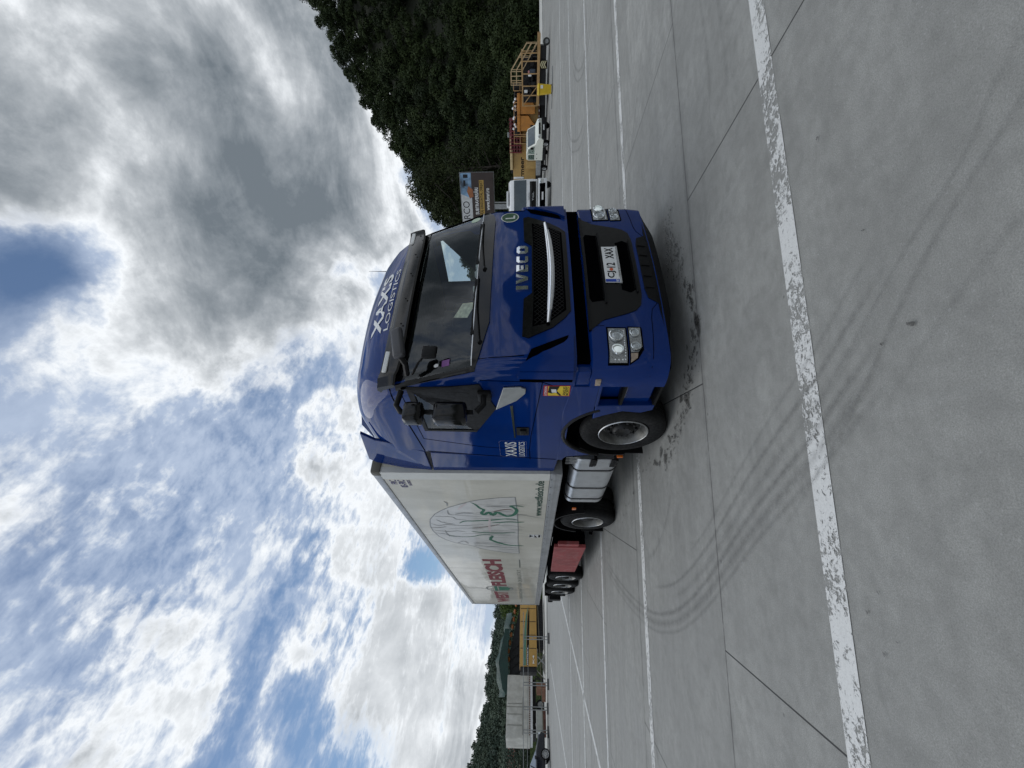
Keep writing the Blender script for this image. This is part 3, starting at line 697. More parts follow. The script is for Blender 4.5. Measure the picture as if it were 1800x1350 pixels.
# corner vents and deflectors
for s in (1, -1):
    def cm_(x, z, w, s=s):
        q = fcab(x, z, w); return V3((q.x*s+(.5*w*s if abs(x) > 1.12 else 0), q.y, q.z))
    def cs(y, z, w, s=s):
        q = scab(y, z, w); return V3((q.x*s, q.y, q.z))
    tP('corner_vent', MB().panel([(1.17, 1.665), (1.05, 1.61), (.98, 1.445), (.90, 1.25), (.99, 1.28), (1.06, 1.40), (1.12, 1.55)], cm_, .001, .008, .05, 0), VOID)
    bd = MB()
    dp = [(.905, 1.205), (1.0, 1.30), (1.07, 1.43), (1.14, 1.60), (1.2, 1.715), (1.247, 1.745), (1.249, 1.21)]
    bd.panel(dp, cm_, .004, .034, .02, .15); bd.panel([(.26, 1.72), (.345, 1.745), (.352, 1.21), (.26, 1.21)], cs, .004, .03, .03, .15)
    tP('corner_deflector', bd, BLUE, smooth=50)
    sl_ = MB()
    for k in range(4): sl_.bar(V3((s*(1.10+.02*k), .20, 1.62-.11*k)), V3((s*(1.262), .34, 1.62-.11*k)), .012, .012)
    tP('vent_slats', sl_, GLOSSB)
    sb_ = MB().panel([(.355, 1.725), (.40, 1.725), (.41, 1.21), (.36, 1.21)], cs, .001, .012, .02, .2); tP('deflector_shadow', sb_, VOID)  # dark strip painted as the shadow behind the deflector end
# seams of the front lid
sf = MB()
def seamf(pts, w=.006):
    for (a, c), (d, e_) in zip(pts, pts[1:]):
        l = math.hypot(d-a, e_-c); nx, nz = -(e_-c)/l*w/2, (d-a)/l*w/2
        sf.panel([(a+nx, c+nz), (a-nx, c-nz), (d-nx, e_-nz), (d+nx, e_+nz)], fcab, -.001, .0025, .06, .1)
for s in (1, -1): seamf([(s*1.128, 2.12), (s*1.125, 1.85), (s*1.116, 1.68)])
tP('lid_seam', sf, VOID)
# side stickers and lettering on the camera side
def sL(u, v, w): return scab(u, v, w)
st = MB().panel([(.478, 1.485), (.668, 1.487), (.673, 1.215), (.478, 1.217)], sL, .001, .003, 0, 0); st = tP('warning_sticker', st, mat('sticker_red', (.45, .02, .03), .4), smooth=0)
YEL = mat('sticker_yellow', (.72, .52, .03), .4)
tP('sticker_yellow_field', MB().panel([(.488, 1.44), (.66, 1.44), (.663, 1.225), (.488, 1.225)], sL, .003, .004, 0, 0), YEL, st, smooth=0)
k_ = MB(); k_.panel([(.488, 1.43), (.60, 1.44), (.62, 1.40), (.60, 1.36), (.66, 1.32), (.655, 1.30), (.57, 1.35), (.488, 1.325)], sL, .004, .005, 0, 0)
k_.text('ANGLES', .655, .495, 1.258, 1.29, sL, .004, .005, .01); k_.text('MORTS', .655, .505, 1.230, 1.256, sL, .004, .005, .01); tP('sticker_black_print', k_, GLOSSB, st, smooth=0)
k_ = MB(); k_.box(.0, 0, 0, 0, 0, 0); k_.v = []; k_.f = []; k_.panel([(.54, 1.41), (.60, 1.40), (.60, 1.35), (.54, 1.36)], sL, .005, .006, 0, 0); k_.text('ATTENTION', .66, .49, 1.45, 1.475, sL, .003, .005, .0); tP('sticker_white_print', k_, WHITEP, st, smooth=0)
k_ = MB(); k_.text('XAXIS', 2.175, 1.755, 1.785, 1.93, sL, .001, .003, .008); k_.text('LOGISTICS', 2.17, 1.75, 1.68, 1.755, sL, .001, .003, .0)
tP('company_lettering', k_, WHITEP, smooth=0)
k_ = MB()
RECT = [(1.74, 1.66), (1.72, 1.70), (1.72, 1.97), (1.75, 2.0), (2.15, 2.0), (2.185, 1.97), (2.20, 1.69), (2.17, 1.655)]
for (a, c), (d, e_) in zip(RECT, RECT[1:]+RECT[:1]):
    l = math.hypot(d-a, e_-c)+1e-6; nx, nz = -(e_-c)/l*.003, (d-a)/l*.003; k_.panel([(a+nx, c+nz), (a-nx, c-nz), (d-nx, e_-nz), (d+nx, e_+nz)], sL, .000, .003, 0, 0)
tP('lettering_outline', k_, mat('pale_blue_line', (.05, .07, .2), .3), smooth=0)
k_ = MB(); F_ = lambda u, v, w: fcab(-u, v, w)
k_.text('XAXIS', -.50, .47, 3.295, 3.44, F_, .001, .006, .03); tP('roof_lettering', k_, WHITEP, smooth=0)
k_ = MB(); k_.text('LOGISTICS', -.48, .50, 3.205, 3.262, F_, .001, .006, .0); tP('roof_lettering', k_, WHITEP, smooth=0)

# bumper
BZ = [.295, .40, .46, .55, .70, .85, .97, 1.03, 1.045]
def bout(z):
    rx, ry = .2, .3; ins = .02 if z > 1.04 else 0; xs = 1.05; out = [(1.25-ins, .50)]
    for k in range(9):
        t = k/8*math.pi/2; x = xs+rx*math.cos(t)-ins; out.append((x, bumX and bumF(min(x+ins, 1.2499), z)+ins if k else .05+.075*xs*xs+ry+ins))
    for i in range(1, 14): x = xs*(1-2*i/14); out.append((x, bumF(x, z)+ins))
    h = out[:10]; return out+[(-x, y) for x, y in h[::-1]]
B = MB(); rows = [bout(z) for z in BZ]; nc = len(rows[0])
for z, r in zip(BZ, rows): B.v += [(x, y, z) for x, y in r]
for i in range(len(BZ)-1):
    for j in range(nc-1): a = i*nc+j; B.f.append((a, a+1, a+nc+1, a+nc))
    B.f.append((i*nc, (i+1)*nc, (i+1)*nc+nc-1, i*nc+nc-1))
B.f.append(tuple(range(nc))[::-1]); o_ = (len(BZ)-1)*nc; B.f.append(tuple(range(o_, o_+nc)))
bumper = tP('bumper', B, BLUE, smooth=45)
g_ = MB(); g_.box(-1.15, 1.15, .20, 1.6, .95, 1.3); g_.box(-1.05, 1.05, .3, 2.6, .35, 1.1)
tP('engine_shroud', g_, VOID)
for q in (-1.24, .93): tP('corner_fillet', MB().box(q, q+.31, .26, .5, 1.04, 1.19, .01), BLUE)
bp_ = [(.865, 1.047), (.74, .905), (.66, .66), (.62, .57), (.55, .515), (.42, .495), (-.42, .495), (-.55, .515), (-.62, .57), (-.66, .66), (-.74, .905), (-.865, 1.047)]
bk = tP('bumper_centre', MB().panel(bp_, fbum, -.02, .010, .08, 0), mat('black_textured_plastic', (.006, .006, .006), .42, 0, .2, 5, bmp=.15, spec=.3))
tP('upper_intake', MB().panel([(.52, 1.0), (.50, .875), (-.50, .875), (-.52, 1.0), (-.44, 1.035), (.44, 1.035)], fbum, .010, .0115, .08, 0), VOID, bk)
tP('lower_intake', MB().panel([(.36, .685), (.40, .60), (.36, .545), (-.36, .545), (-.40, .60), (-.36, .685)], fbum, .010, .0115, .08, 0), VOID, bk)
lips = MB()
for k in range(46):
    x = -.47+k*.0209; lips.bar(fbum(x, .868, .012), fbum(x, .885, .016), .008)
for k in range(34):
    x = -.34+k*.0206; lips.bar(fbum(x, .540, .012), fbum(x, .556, .016), .008)
for z, xw in ((.872, .54), (.543, .40)):
    for i in range(8): x0, x1 = -xw+2*xw*i/8, -xw+2*xw*(i+1)/8; lips.bar(fbum(x0, z-.012, .018), fbum(x1, z-.012, .018), .022, .02)
tP('intake_lip', lips, BLACKP, bk, smooth=0)
tl_ = MB()
for i in range(12): x0, x1 = -.86+1.72*i/12, -.86+1.72*(i+1)/12; tl_.bar(fbum(x0, 1.038, .008), fbum(x1, 1.038, .008), .03, .028)
tP('bumper_top_strip', tl_, BLACKP, bk)
# number plate
npl = MB().panel([(.272, .695), (.272, .845), (-.272, .845), (-.272, .695)], fbum, .018, .030, .1, 0); npl = tP('number_plate', npl, WHITEP)
tP('plate_holder', MB().panel([(.285, .675), (.285, .70), (-.285, .70), (-.285, .675)], fbum, .01, .03, .1, 0), STEEL, npl)
tP('country_band', MB().panel([(.270, .70), (.270, .842), (.232, .842), (.232, .70)], fbum, .030, .0315, 0, 0), mat('plate_blue', (.01, .05, .35), .4), npl, smooth=0)
k_ = MB(); P_ = lambda u, v, w: fbum(-u, v, w)
for tx_, a_, c_ in (('CJ', -.215, -.115), ('12', -.065, .01), ('XAX', .075, .25)): tP('plate_characters', MB().text(tx_, a_, c_, .725, .815, P_, .03, .032, .02), GLOSSB, npl, smooth=0)
tP('plate_seal', MB().panel([(.09+.02*math.cos(t), .77+.02*math.sin(t)) for t in [k/14*2*math.pi for k in range(14)]], fbum, .03, .032, 0, 0), mat('seal_orange', (.6, .09, .02), .4), npl, smooth=0)
k_ = MB(); k_.text('RO', -.266, -.238, .71, .735, P_, .0315, .033, .02); tP('country_letters', k_, WHITEP, npl, smooth=0)
# lower lip
ll = MB()
for (za, zb_, dy, xw) in ((.215, .335, .03, 1.18),):
    n = 24; vs = []
    for i in range(n+1):
        x = -xw+2*xw*i/n; y = bumF(x, .35)-.006; tt = max(0, min(1, (abs(x)-.58)/.4)); zt_ = zb_-.045*tt; zl = za+.06*tt
        vs += [(x, y+.02*tt, zt_), (x, y+.05, zl), (x, y+.12, zl), (x, y+.12, zt_)]
    ll.add(vs, [(4*i+j, 4*i+(j+1) % 4, 4*i+4+(j+1) % 4, 4*i+4+j) for i in range(n) for j in range(4)])
ll.panel([(.52, .335), (.46, .43), (.34, .455), (-.34, .455), (-.46, .43), (-.52, .335)], fbum, -.01, .006, .08, 0)
for k in range(5): x = -.32+.16*k; ll.bar(fbum(x, .35, .01), fbum(x, .44, .01), .012)
tP('front_spoiler', ll, BLACKP)
sf = MB()
def seamb(pts, w=.005):
    for (a, c), (d, e_) in zip(pts, pts[1:]):
        l = math.hypot(d-a, e_-c); nx, nz = -(e_-c)/l*w/2, (d-a)/l*w/2; sf.panel([(a+nx, c+nz), (a-nx, c-nz), (d-nx, e_-nz), (d+nx, e_+nz)], fbum, -.001, .0022, .06, .1)
for s in (1, -1): seamb([(s*1.24, .47), (s*1.13, .462), (s*.9, .44), (s*.7, .43), (s*.6, .41), (s*.5, .335)]); seamb([(s*.805, 1.04), (s*.80, .9)], .004)
tP('bumper_seam', sf, VOID, bumper)
# headlamps
LENS = mat('lamp_reflector', (.80, .82, .82), .12, .95, .15, 40); LGREY = mat('lamp_bezel', (.34, .35, .35), .3, .6, .2, 20)
for s in (1, -1):
    def bm_(x, z, w, s=s):
        q = fbum(x, z, w); return V3((q.x*s, q.y, q.z))
    hl = MB().panel([(.82, .885), (.825, .69), (1.192, .69), (1.192, .885)], bm_, -.03, .006, .05, 0); hl = tP('headlight', hl, VOID)
    tP('lamp_bezel', MB().panel([(.838, .872), (.84, .705), (1.178, .705), (1.178, .872)], bm_, .006, .009, .05, 0), LGREY, hl)
    for (cx, cz_, r, bright) in ((.925, .80, .062, 0), (1.075, .795, .052, 1)):
        c = bm_(cx, cz_, .009)
        rg = MB().lathe([(r*1.12, .0), (r*1.12, -.022), (r*.98, -.026), (r*.9, -.004), (0, .0)], c, 'y', 28); tP('lamp_ring', rg, LENS, hl, smooth=50)
        tP('projector_lens', MB().ell((c[0], c[1]-.003, c[2]), (r*.8, .02, r*.8), 20, 12), mat('lit_lens', (.8, .85, .85), .08, 0, .05, 5, emit=(.9, 1, .98, .22)) if bright else mat('clear_lens', (.42, .45, .46), .05, .3, .2, 30, coat=1), hl, smooth=80)
    dl = MB()
    for k in range(12): dl.ell(bm_(.87+.026*k, .722, .012), (.009, .006, .009), 8, 6)
    for k in range(3): dl.ell(bm_(1.158, .745+.036*k, .012), (.009, .006, .010), 8, 6)
    tP('daytime_lamps', dl, LENS, hl)
    fl = MB().panel([(.815, .68), (.82, .555), (.84, .545), (1.07, .548), (1.15, .60), (1.188, .675), (1.188, .68)], bm_, -.02, .006, .05, 0); fl = tP('fog_light', fl, VOID)
    tP('fog_bezel', MB().panel([(.83, .672), (.832, .562), (1.04, .562), (1.095, .60), (1.10, .672)], bm_, .006, .009, .05, 0), LGREY, fl)
    tP('indicator_lens', MB().panel([(1.108, .672), (1.104, .605), (1.145, .61), (1.178, .672)], bm_, .006, .010, .03, 0), mat('indicator_glass', (.35, .27, .2), .15, 0, .3, 30, coat=1), fl)
    for cx in (.892, 1.04):
        c = bm_(cx, .622, .009); tP('fog_ring', MB().lathe([(.048, .0), (.048, -.016), (.040, -.018), (.034, -.002), (0, 0)], c, 'y', 24), LENS, fl, smooth=50)
        tP('fog_lens', MB().ell((c[0], c[1]-.002, c[2]), (.032, .014, .032), 18, 10), mat('clear_lens', (.42, .45, .46), .05, .3, .2, 30, coat=1), fl, smooth=80)
    tP('corner_lamp', MB().box(s*1.235, s*1.262, .37, .47, .93, .985, .008), mat('indicator_glass', (.35, .27, .2), .15))
    # wheel arch, steps
    ys_arc = [(1.52+.66*math.cos(a), .51+.74*math.sin(a)) for a in [R(v) for v in range(146, 24, -8)]]
    arch = MB().prism([(.50, 1.20), (.50, .93), (ys_arc[0][0]-.02, .93)]+ys_arc+[(2.18, 1.14), (2.27, 1.19), (2.28, 1.25), (1.0, 1.26)], s*1.19, s*1.252, 'x'); tP('wheel_arch', arch, BLUE, smooth=0, bevel=.006)
    lipm = MB(); lipm.tube([(s*1.235, y, z) for y, z in [(1.52+.635*math.cos(R(v)), .51+.715*math.sin(R(v))) for v in range(150, 12, -6)]], .028, 8); tP('arch_lip', lipm, BLACKP)
    stp = MB(); stp.prism([(.86, .30), (.96, .30), (1.02, .42), (.99, .62), (1.08, .80), (1.16, .92), (.88, .92), (.87, .7)], s*1.16, s*1.25, 'x'); stp.box(s*1.10, s*1.20, .49, .90, .36, .63); stp.box(s*1.10, s*1.248, .47, .9, .895, .93); stp.box(s*1.0, s*1.12, .49, .9, .30, .92)
    tP('step_panel', stp, BLUE, smooth=0, bevel=.008)
    trd = MB()
    for (z0, z1) in ((.645, .672), (.29, .318)):
        trd.box(s*1.10, s*1.242, .50, .87, z0, z1, .004)
        for k in range(14): trd.box(s*1.19, s*1.246, .515+.025*k, .525+.025*k, z1, z1+.012)
    tP('step_tread', trd, BLACKP, smooth=0)
# sun visor
VZ = MB(); n = 34; vs = []
for i in range(n+1):
    x = -1.225+2.45*i/n; ax = abs(x)/1.225
    zt = 3.165+.04*ax**4; zb_ = 2.925+.08*ax**5
    f0 = cabF(min(abs(x), 1.2), 3.1)
    if abs(x) > 1.1: f0 = min(f0, .50)+ (abs(x)-1.1)*.9
    yt = f0-.015; yb = f0-.15+.05*ax**4
    prof = [(yt+.02, zt), (yt-.035, zt-.012), (yb+.03, (zt+zb_)/2+.02), (yb, zb_+.02), (yb+.01, zb_), (yb+.04, zb_+.006), (yt+.015, zt-.06), (yt+.06, zt-.03)]
    vs += [(x, y, z) for y, z in prof]
k8 = 8
VZ.add(vs, [(k8*i+j, k8*i+(j+1) % k8, k8*i+k8+(j+1) % k8, k8*i+k8+j) for i in range(n) for j in range(k8)]+[tuple(range(k8))[::-1], tuple(range(k8*n, k8*n+k8))])
visor = tP('sun_visor', VZ, BROWNB, smooth=40)
for s in (1, -1):
    lm = MB(); a_, c_ = V3((s*1.10, cabF(1.08, 3.1)-.085, 3.12)), V3((s*.86, cabF(.86, 3.1)-.095, 3.105)); lm.bar(a_, c_, .035, .05); tP('marker_lamp', lm, WHITEP, visor, bevel=.01)
    bt = MB()
    for x in (.2, .55, .95): bt.ell((s*x, cabF(x, 3.1)-.155, 3.0), (.012, .006, .012), 8, 6)
    tP('visor_bolts', bt, BLACKP, visor)
for x in (-.7, -.02, .66): tP('visor_bracket', MB().box(x, x+.03, .40, .50, 2.93, 3.0), BLACKP, visor)
# mirrors on the camera side
for s in (1,):
    mm = MB(); mm.tube([(s*1.24, .60, 2.95), (s*1.40, .62, 2.98), (s*1.46, .66, 2.93)], .03, 10); mm.tube([(s*1.24, .62, 2.10), (s*1.40, .60, 2.09), (s*1.46, .64, 2.16)], .032, 10); mm.tube([(s*1.455, .66, 2.94), (s*1.46, .66, 2.2)], .028, 10)
    arm = tP('mirror_arm', mm, BLACKP, smooth=50)
    for (z0, z1, y0, y1) in ((2.245, 2.58, .50, .72), (2.68, 2.88, .50, .71)):
        hm = MB(); cx = 1.53
        hm.box(s*(cx-.12), s*(cx+.09), y0+.0, y1-.04, z0, z1, .05); hd = tP('mirror_housing', hm, GLOSSB, smooth=60)
        tP('mirror_glass', MB().box(s*(cx-.095), s*(cx+.07), y1-.042, y1-.034, z0+.03, z1-.03, .003), CHROME, hd)
    tP('mirror_foot', MB().box(s*1.235, s*1.30, .56, .72, 2.02, 2.16, .02), BLACKP)
fmir = MB(); fmir.tube([(1.20, .36, 2.84), (1.17, .22, 2.83), (1.10, .12, 2.90)], .03, 8); fa = tP('front_mirror_arm', fmir, BLACKP)
fh = MB(); fh.box(-.16, .16, -.035, .035, -.035, .085, .03); fho = tP('front_mirror', fh, mat('mirror_shell_grey', (.045, .045, .05), .35), smooth=60)
fho.location = (-1.0, .10, 2.88); fho.rotation_euler = (R(-20), R(-12), R(-12))
hk = MB(); hk.tube([(1.17, .40, 2.80), (1.12, .27, 2.72), (1.08, .22, 2.66)], .012, 8); hk.box(.98, 1.12, .17, .22, 2.53, 2.68, .03); tP('kerb_mirror', hk, BLACKP, smooth=60)
an = MB().tube([(-.93, .95, 3.5), (-.93, .94, 3.83)], [.006, .002], 6); tP('antenna', an, BLACKP)
# stickers on the glass
k_ = MB().panel([(-1.06+.045*math.cos(t), 2.29+.06*math.sin(t)) for t in [k/16*2*math.pi for k in range(16)]], fcab, .005, .0065, 0, 0); tP('toll_sticker', k_, mat('pale_green_sticker', (.45, .55, .42), .5), smooth=0)
k_ = MB().panel([(1.10+.02*math.cos(t), 2.56+.025*math.sin(t)) for t in [k/14*2*math.pi for k in range(14)]], fcab, .005, .0065, 0, 0); tP('white_sticker', k_, WHITEP, smooth=0)
k_ = MB().panel([(1.13, 2.42), (1.06, 2.42), (1.06, 2.50), (1.13, 2.50)], fcab, .005, .0065, 0, 0); tP('purple_sticker', k_, mat('purple_print', (.2, .08, .25), .5), smooth=0)
# roof spoiler and extenders
sp = MB(); n = 10; vs = []
for i in range(n+1):
    x = -.86+1.72*i/n; c = (x/.86)**2
    vs += [(x, 1.30+.25*c, 3.80-.05*c), (x, 2.05, 3.97-.07*c), (x, 2.42, 3.93-.08*c), (x, 2.42, 3.88-.08*c), (x, 2.05, 3.86-.07*c), (x, 1.30+.25*c, 3.70-.05*c)]
sp.add(vs, [(6*i+j, 6*i+(j+1) % 6, 6*i+6+(j+1) % 6, 6*i+6+j) for i in range(n) for j in range(6)]+[tuple(range(6))[::-1], tuple(range(6*n, 6*n+6))])
tP('roof_spoiler', sp, BLUE, smooth=50)
for s in (1, -1):
    ex = MB(); ex.prism([(2.29, 1.24), (2.68, 1.27), (2.79, 1.40), (2.80, 2.36), (2.70, 2.985), (2.10, 2.92)], s*1.215, s*1.245, 'x')
    tP('side_extender', ex, BLUE, bevel=.008)
    e2 = MB(); vs = [];
    pl = [(2.07, 2.995), (2.69, 3.01), (2.69, 3.4), (2.64, 3.80), (2.56, 3.90), (1.72, 3.76), (1.86, 3.6), (1.88, 3.45)]
    vs = [(s*(1.245-.10*max(0, (z-3.0)/.86)**1.6), y, z) for y, z in pl]+[(s*(1.205-.10*max(0, (z-3.0)/.86)**1.6), y, z) for y, z in pl]; k7 = 8
    e2.add(vs, [tuple(range(k7)), tuple(range(k7, 2*k7))[::-1]]+[(i, (i+1) % k7, k7+(i+1) % k7, k7+i) for i in range(k7)]); tP('roof_extender', e2, BLUE, smooth=0, bevel=.008)
# wheels
TYREP = [(.29, -.03), (.305, -.006), (.34, .006), (.40, .012), (.455, .006), (.485, -.008), (.503, -.03), (.510, -.055), (.510, -.088), (.502, -.09), (.502, -.10), (.510, -.102), (.510, -.15), (.502, -.152), (.502, -.163), (.510, -.165), (.510, -.21), (.502, -.212), (.502, -.222), (.510, -.224), (.510, -.26), (.49, -.30), (.44, -.315), (.29, -.29)]
def wheel(par, x, y, style, s=1, sc_=1.0, flip=True):
    rp = {'front': [(.292, -.012), (.292, .0), (.283, .004), (.275, -.012), (.262, -.03), (.25, -.075), (.238, -.105), (.215, -.105)],
          'deep': [(.292, -.012), (.292, .0), (.283, .004), (.274, -.015), (.262, -.04), (.255, -.12), (.238, -.165), (.20, -.17), (.10, -.165)],
          'trailer': [(.292, -.012), (.292, .0), (.283, .004), (.272, -.02), (.258, -.05), (.235, -.06), (.18, -.045), (.10, -.055)]}[style]
    q = lambda pr: [(r*sc_, h) for r, h in pr]
    c = (x, y, .51*sc_)
    w_ = MB().lathe(q(rp), c, 'x', 48, s).build('wheel', RIM, par, flip=flip, smooth=50, rec=False)
    MB().lathe(q(TYREP), c, 'x', 64, s).build('tyre', RUBBER, w_, flip=flip, smooth=40)
    MB().lathe(q([(.2945, -.004), (.2935, .004), (.286, .008), (.279, -.006)]), c, 'x', 48, s).build('rim_lip', STEEL, w_, flip=flip, smooth=60)
    h = MB()
    if style == 'front':
        h.lathe(q([(.215, -.105), (.205, -.075), (.19, -.068), (.13, -.068), (.12, -.03), (.10, -.012), (.085, -.012), (.06, -.03), (.0, -.03)]), c, 'x', 36, s)
        for k in range(10):
            a = 2*math.pi*k/10+.2; h.lathe([(.017, -.07), (.017, -.04), (.010, -.034), (0, -.034)], (x, y+.162*math.cos(a), c[2]+.162*math.sin(a)), 'x', 8, s)
        for k in range(8): a = 2*math.pi*k/8; h.lathe([(.01, -.014), (.009, -.006), (0, -.006)], (x, y+.092*math.cos(a), c[2]+.092*math.sin(a)), 'x', 6, s)
        mt = HUB
    elif style == 'deep':
        h.lathe(q([(.12, -.168), (.12, -.06), (.10, -.045), (0, -.045)]), c, 'x', 24, s)
        for k in range(10): a = 2*math.pi*k/10; h.lathe([(.016, -.17), (.016, -.145), (0, -.14)], (x, y+.165*math.cos(a), c[2]+.165*math.sin(a)), 'x', 6, s)
        mt = HUB
    else:
        h.lathe(q([(.11, -.055), (.105, .0), (.08, .02), (0, .02)]), c, 'x', 24, s)
        for k in range(10): a = 2*math.pi*k/10; h.lathe([(.02, -.05), (.02, -.025), (.0, -.02)], (x, y+.165*math.cos(a), c[2]+.165*math.sin(a)), 'x', 8, s)
        mt = HUB
        for k in range(10): a = 2*math.pi*(k+.5)/10; h.lathe([(.024, -.052), (.02, -.046), (0, -.046)], (x, y+.215*math.cos(a), c[2]+.215*math.sin(a)), 'x', 8, s)
    h.build('hub', mt, w_, flip=flip, smooth=40)
    return w_
for s in (1, -1):
    wheel(truck, s*1.235, 1.535, 'front', s, 1.0)
    wheel(truck, s*1.235, 5.20, 'deep', s, 1.0)
    mg = MB(); 
    arcp = [(1.535+.60*math.cos(R(v)), .51+.62*math.sin(R(v))) for v in range(48, -14, -6)]; arcq = [(1.535+.63*math.cos(R(v)), .51+.65*math.sin(R(v))) for v in range(48, -14, -6)]
    mg.prism(arcp+arcq[::-1], s*.92, s*1.235, 'x'); tP('front_mudguard', mg, BLACKP)
    tP('mud_flap', MB().box(s*.93, s*1.2, 2.16, 2.175, .13, .45), BLACKP)
    tP('side_marker', MB().box(s*1.18, s*1.25, 2.19, 2.215, .39, .47, .008), AMBER)
    arcp = [(5.20+.60*math.cos(R(v)), .55+.58*math.sin(R(v))) for v in range(172, 6, -8)]; arcq = [(5.20+.63*math.cos(R(v)), .55+.61*math.sin(R(v))) for v in range(172, 6, -8)]
    tP('rear_mudguard', MB().prism(arcp+arcq[::-1], s*.66, s*1.25, 'x').box(s*.70, s*1.22, 5.84, 5.86, .12, .55), BLACKP)
    tP('inner_wheel', MB().lathe([(.29, 0), (.40, .01), (.49, -.01), (.51, -.05), (.51, -.24), (.47, -.29), (.29, -.29)], (s*.90, 5.20, .51), 'x', 40, s), RUBBER)
# tank and side gear
def rbox(x0, x1, z0, z1, r, n=6):
    out = []
    for cx, cz_, a0 in ((x1-r, z1-r, 0), (x0+r, z1-r, 90), (x0+r, z0+r, 180), (x1-r, z0+r, 270)):
        for k in range(n+1): a = R(a0+90*k/n); out.append((cx+r*math.cos(a), cz_+r*math.sin(a)))
    return out
for s in (1, -1):
    tk = MB().prism([(x*s, z) for x, z in rbox(.55, 1.20, .37, 1.02, .13)], 2.42, 4.16, 'y'); tk = tP('fuel_tank', tk, ALU, smooth=40, bevel=.02)
    for y in (2.78, 3.48, 3.98):
        sr = MB(); ou = [(x*s, z) for x, z in rbox(.54, 1.208, .362, 1.028, .135)]
        sr.prism(ou, y-.022, y+.022, 'y'); tP('tank_strap', sr, BLACKP, tk, smooth=40)
        tP('strap_shine', MB().prism([(x*s, z) for x, z in rbox(.538, 1.2095, .361, 1.0295, .135)], y-.006, y+.006, 'y'), STEEL, tk, smooth=40)
    bb = MB()
    for z in (.42, .70): bb.prism([(s*.98, 2.34), (s*1.235, 2.34), (s*1.235, 2.50), (s*1.19, 2.66), (s*.98, 2.66)], z, z+.035, 'z'); bb.bar((s*1.21, 2.36, z+.06), (s*1.21, 2.60, z+.06), .012, .05)
    tP('chassis_step', bb, BLACKP, smooth=0)
    fi = MB(); fi.box(s*1.05, s*1.17, 2.36, 2.60, .99, 1.06, .01); 
    for k in range(5): fi.bar((s*1.18, 2.34+.05*k, .93), (s*1.18, 2.36+.05*k, 1.12), .012)
    tP('ladder_bracket', fi, STEEL, smooth=0)
    tP('amber_marker', MB().box(s*1.22, s*1.245, 4.36, 4.44, .80, .87, .006), AMBER)
ch = MB(); ch.box(-.45, -.33, 1.2, 6.3, .72, 1.0); ch.box(.33, .45, 1.2, 6.3, .72, 1.0); ch.box(-.6, .6, 2.3, 2.6, .5, 1.15); ch.box(-.45, .45, 4.3, 5.2, 1.0, 1.13); ch.tube([(-1.1, 5.20, .51), (1.1, 5.20, .51)], .1, 12); ch.tube([(-1.1, 1.535, .51), (1.1, 1.535, .51)], .08, 12)
ch.box(-.9, .9, 2.5, 2.62, .7, 1.15); tP('chassis', ch, VOID)

# things lying behind the windscreen
def tworld(x, y, z): c, s = math.cos(THETA), math.sin(THETA); X, Y = -x, y; return V3((TORG[0]+X*c-Y*s, TORG[1]+X*s+Y*c, z))
paper = MB().panel([(-.13, 0), (.10, -.03), (.13, .15), (-.08, .19)], lambda u, v, w: V3((u+.0, .02+v*.55-w, v)), 0, .004, .06, .05)
po = paper.build('paper_sheet', mat('printed_paper', (.62, .60, .45), .7, 0, .35, 18), None, loc=tworld(.31, .36, 2.27), rotz=THETA); tag(po, 'yellowish printed paper leaning behind the truck windscreen', 'paper')
po.rotation_euler = (0, R(14), THETA)
for i, (x, y, l) in enumerate([(-.03, .42, 'leftmost white cup on the truck dashboard, nearest the yellowish paper'), (-.30, .44, 'middle white cup on the truck dashboard, below the far side window'), (-.44, .46, 'rightmost white cup on the truck dashboard, nearest the steering wheel')]):
    cu = empty('cup', tworld(x, y, 2.17), 0, l, 'cup', 'white cups on the dashboard')
    cb_ = MB().lathe([(0, 0), (.034, 0), (.042, .10), (.038, .10), (.03, .01), (0, .01)], (0, 0, 0), 'z', 20).build('cup_body', WHITEP, cu, smooth=40)
    MB().tube([(.04, 0, .08), (.07, 0, .07), (.07, 0, .035), (.036, 0, .025)], .006, 6).build('cup_handle', WHITEP, cu)

# ------------------------------------------------------------------ the trailer
tr = empty('semi_trailer', TORG, THETA, 'long dirty white refrigerated semi trailer with a green line drawing, coupled behind the blue truck', 'trailer')
m, nt, b = newmat('trailer_skin')
n1_ = noise(nt, .8, 6, .6, stretch=(1, 1, .5)); n2_ = noise(nt, 3.5, 7, .65, stretch=(1, .5, .25)); n3_ = noise(nt, 20, 5, .6)
c_ = mix(nt, maprange(nt, n1_, .35, .65), (.52, .50, .425), (.64, .62, .545)); c_ = mix(nt, mth(nt, 'MULTIPLY', maprange(nt, n2_, .45, .72), .35), c_, (.34, .325, .27))
link(nt, c_, b.inputs['Base Color']); link(nt, maprange(nt, n2_, .3, .7, .3, .45), b.inputs['Roughness']); b.inputs['Coat Weight'].default_value = .45; b.inputs['Coat Roughness'].default_value = .06; b.inputs['Specular IOR Level'].default_value = .15
bmp_ = nt.nodes.new('ShaderNodeBump'); link(nt, noise(nt, 1.6, 3, .5, stretch=(1, .35, 2.5)), bmp_.inputs['Height']); bmp_.inputs['Strength'].default_value = .35; bmp_.inputs['Distance'].default_value = .02
link(nt, bmp_.outputs[0], b.inputs['Coat Normal']); link(nt, bmp_.outputs[0], b.inputs['Normal'])
TSKIN = m
TF, TB, TT, TZ = 2.69, 16.55, 3.88, 1.15
tP('cargo_box', MB().box(-1.285, 1.285, TF, TB, TZ+.17, TT-.10, .01), TSKIN, tr, bevel=.004)
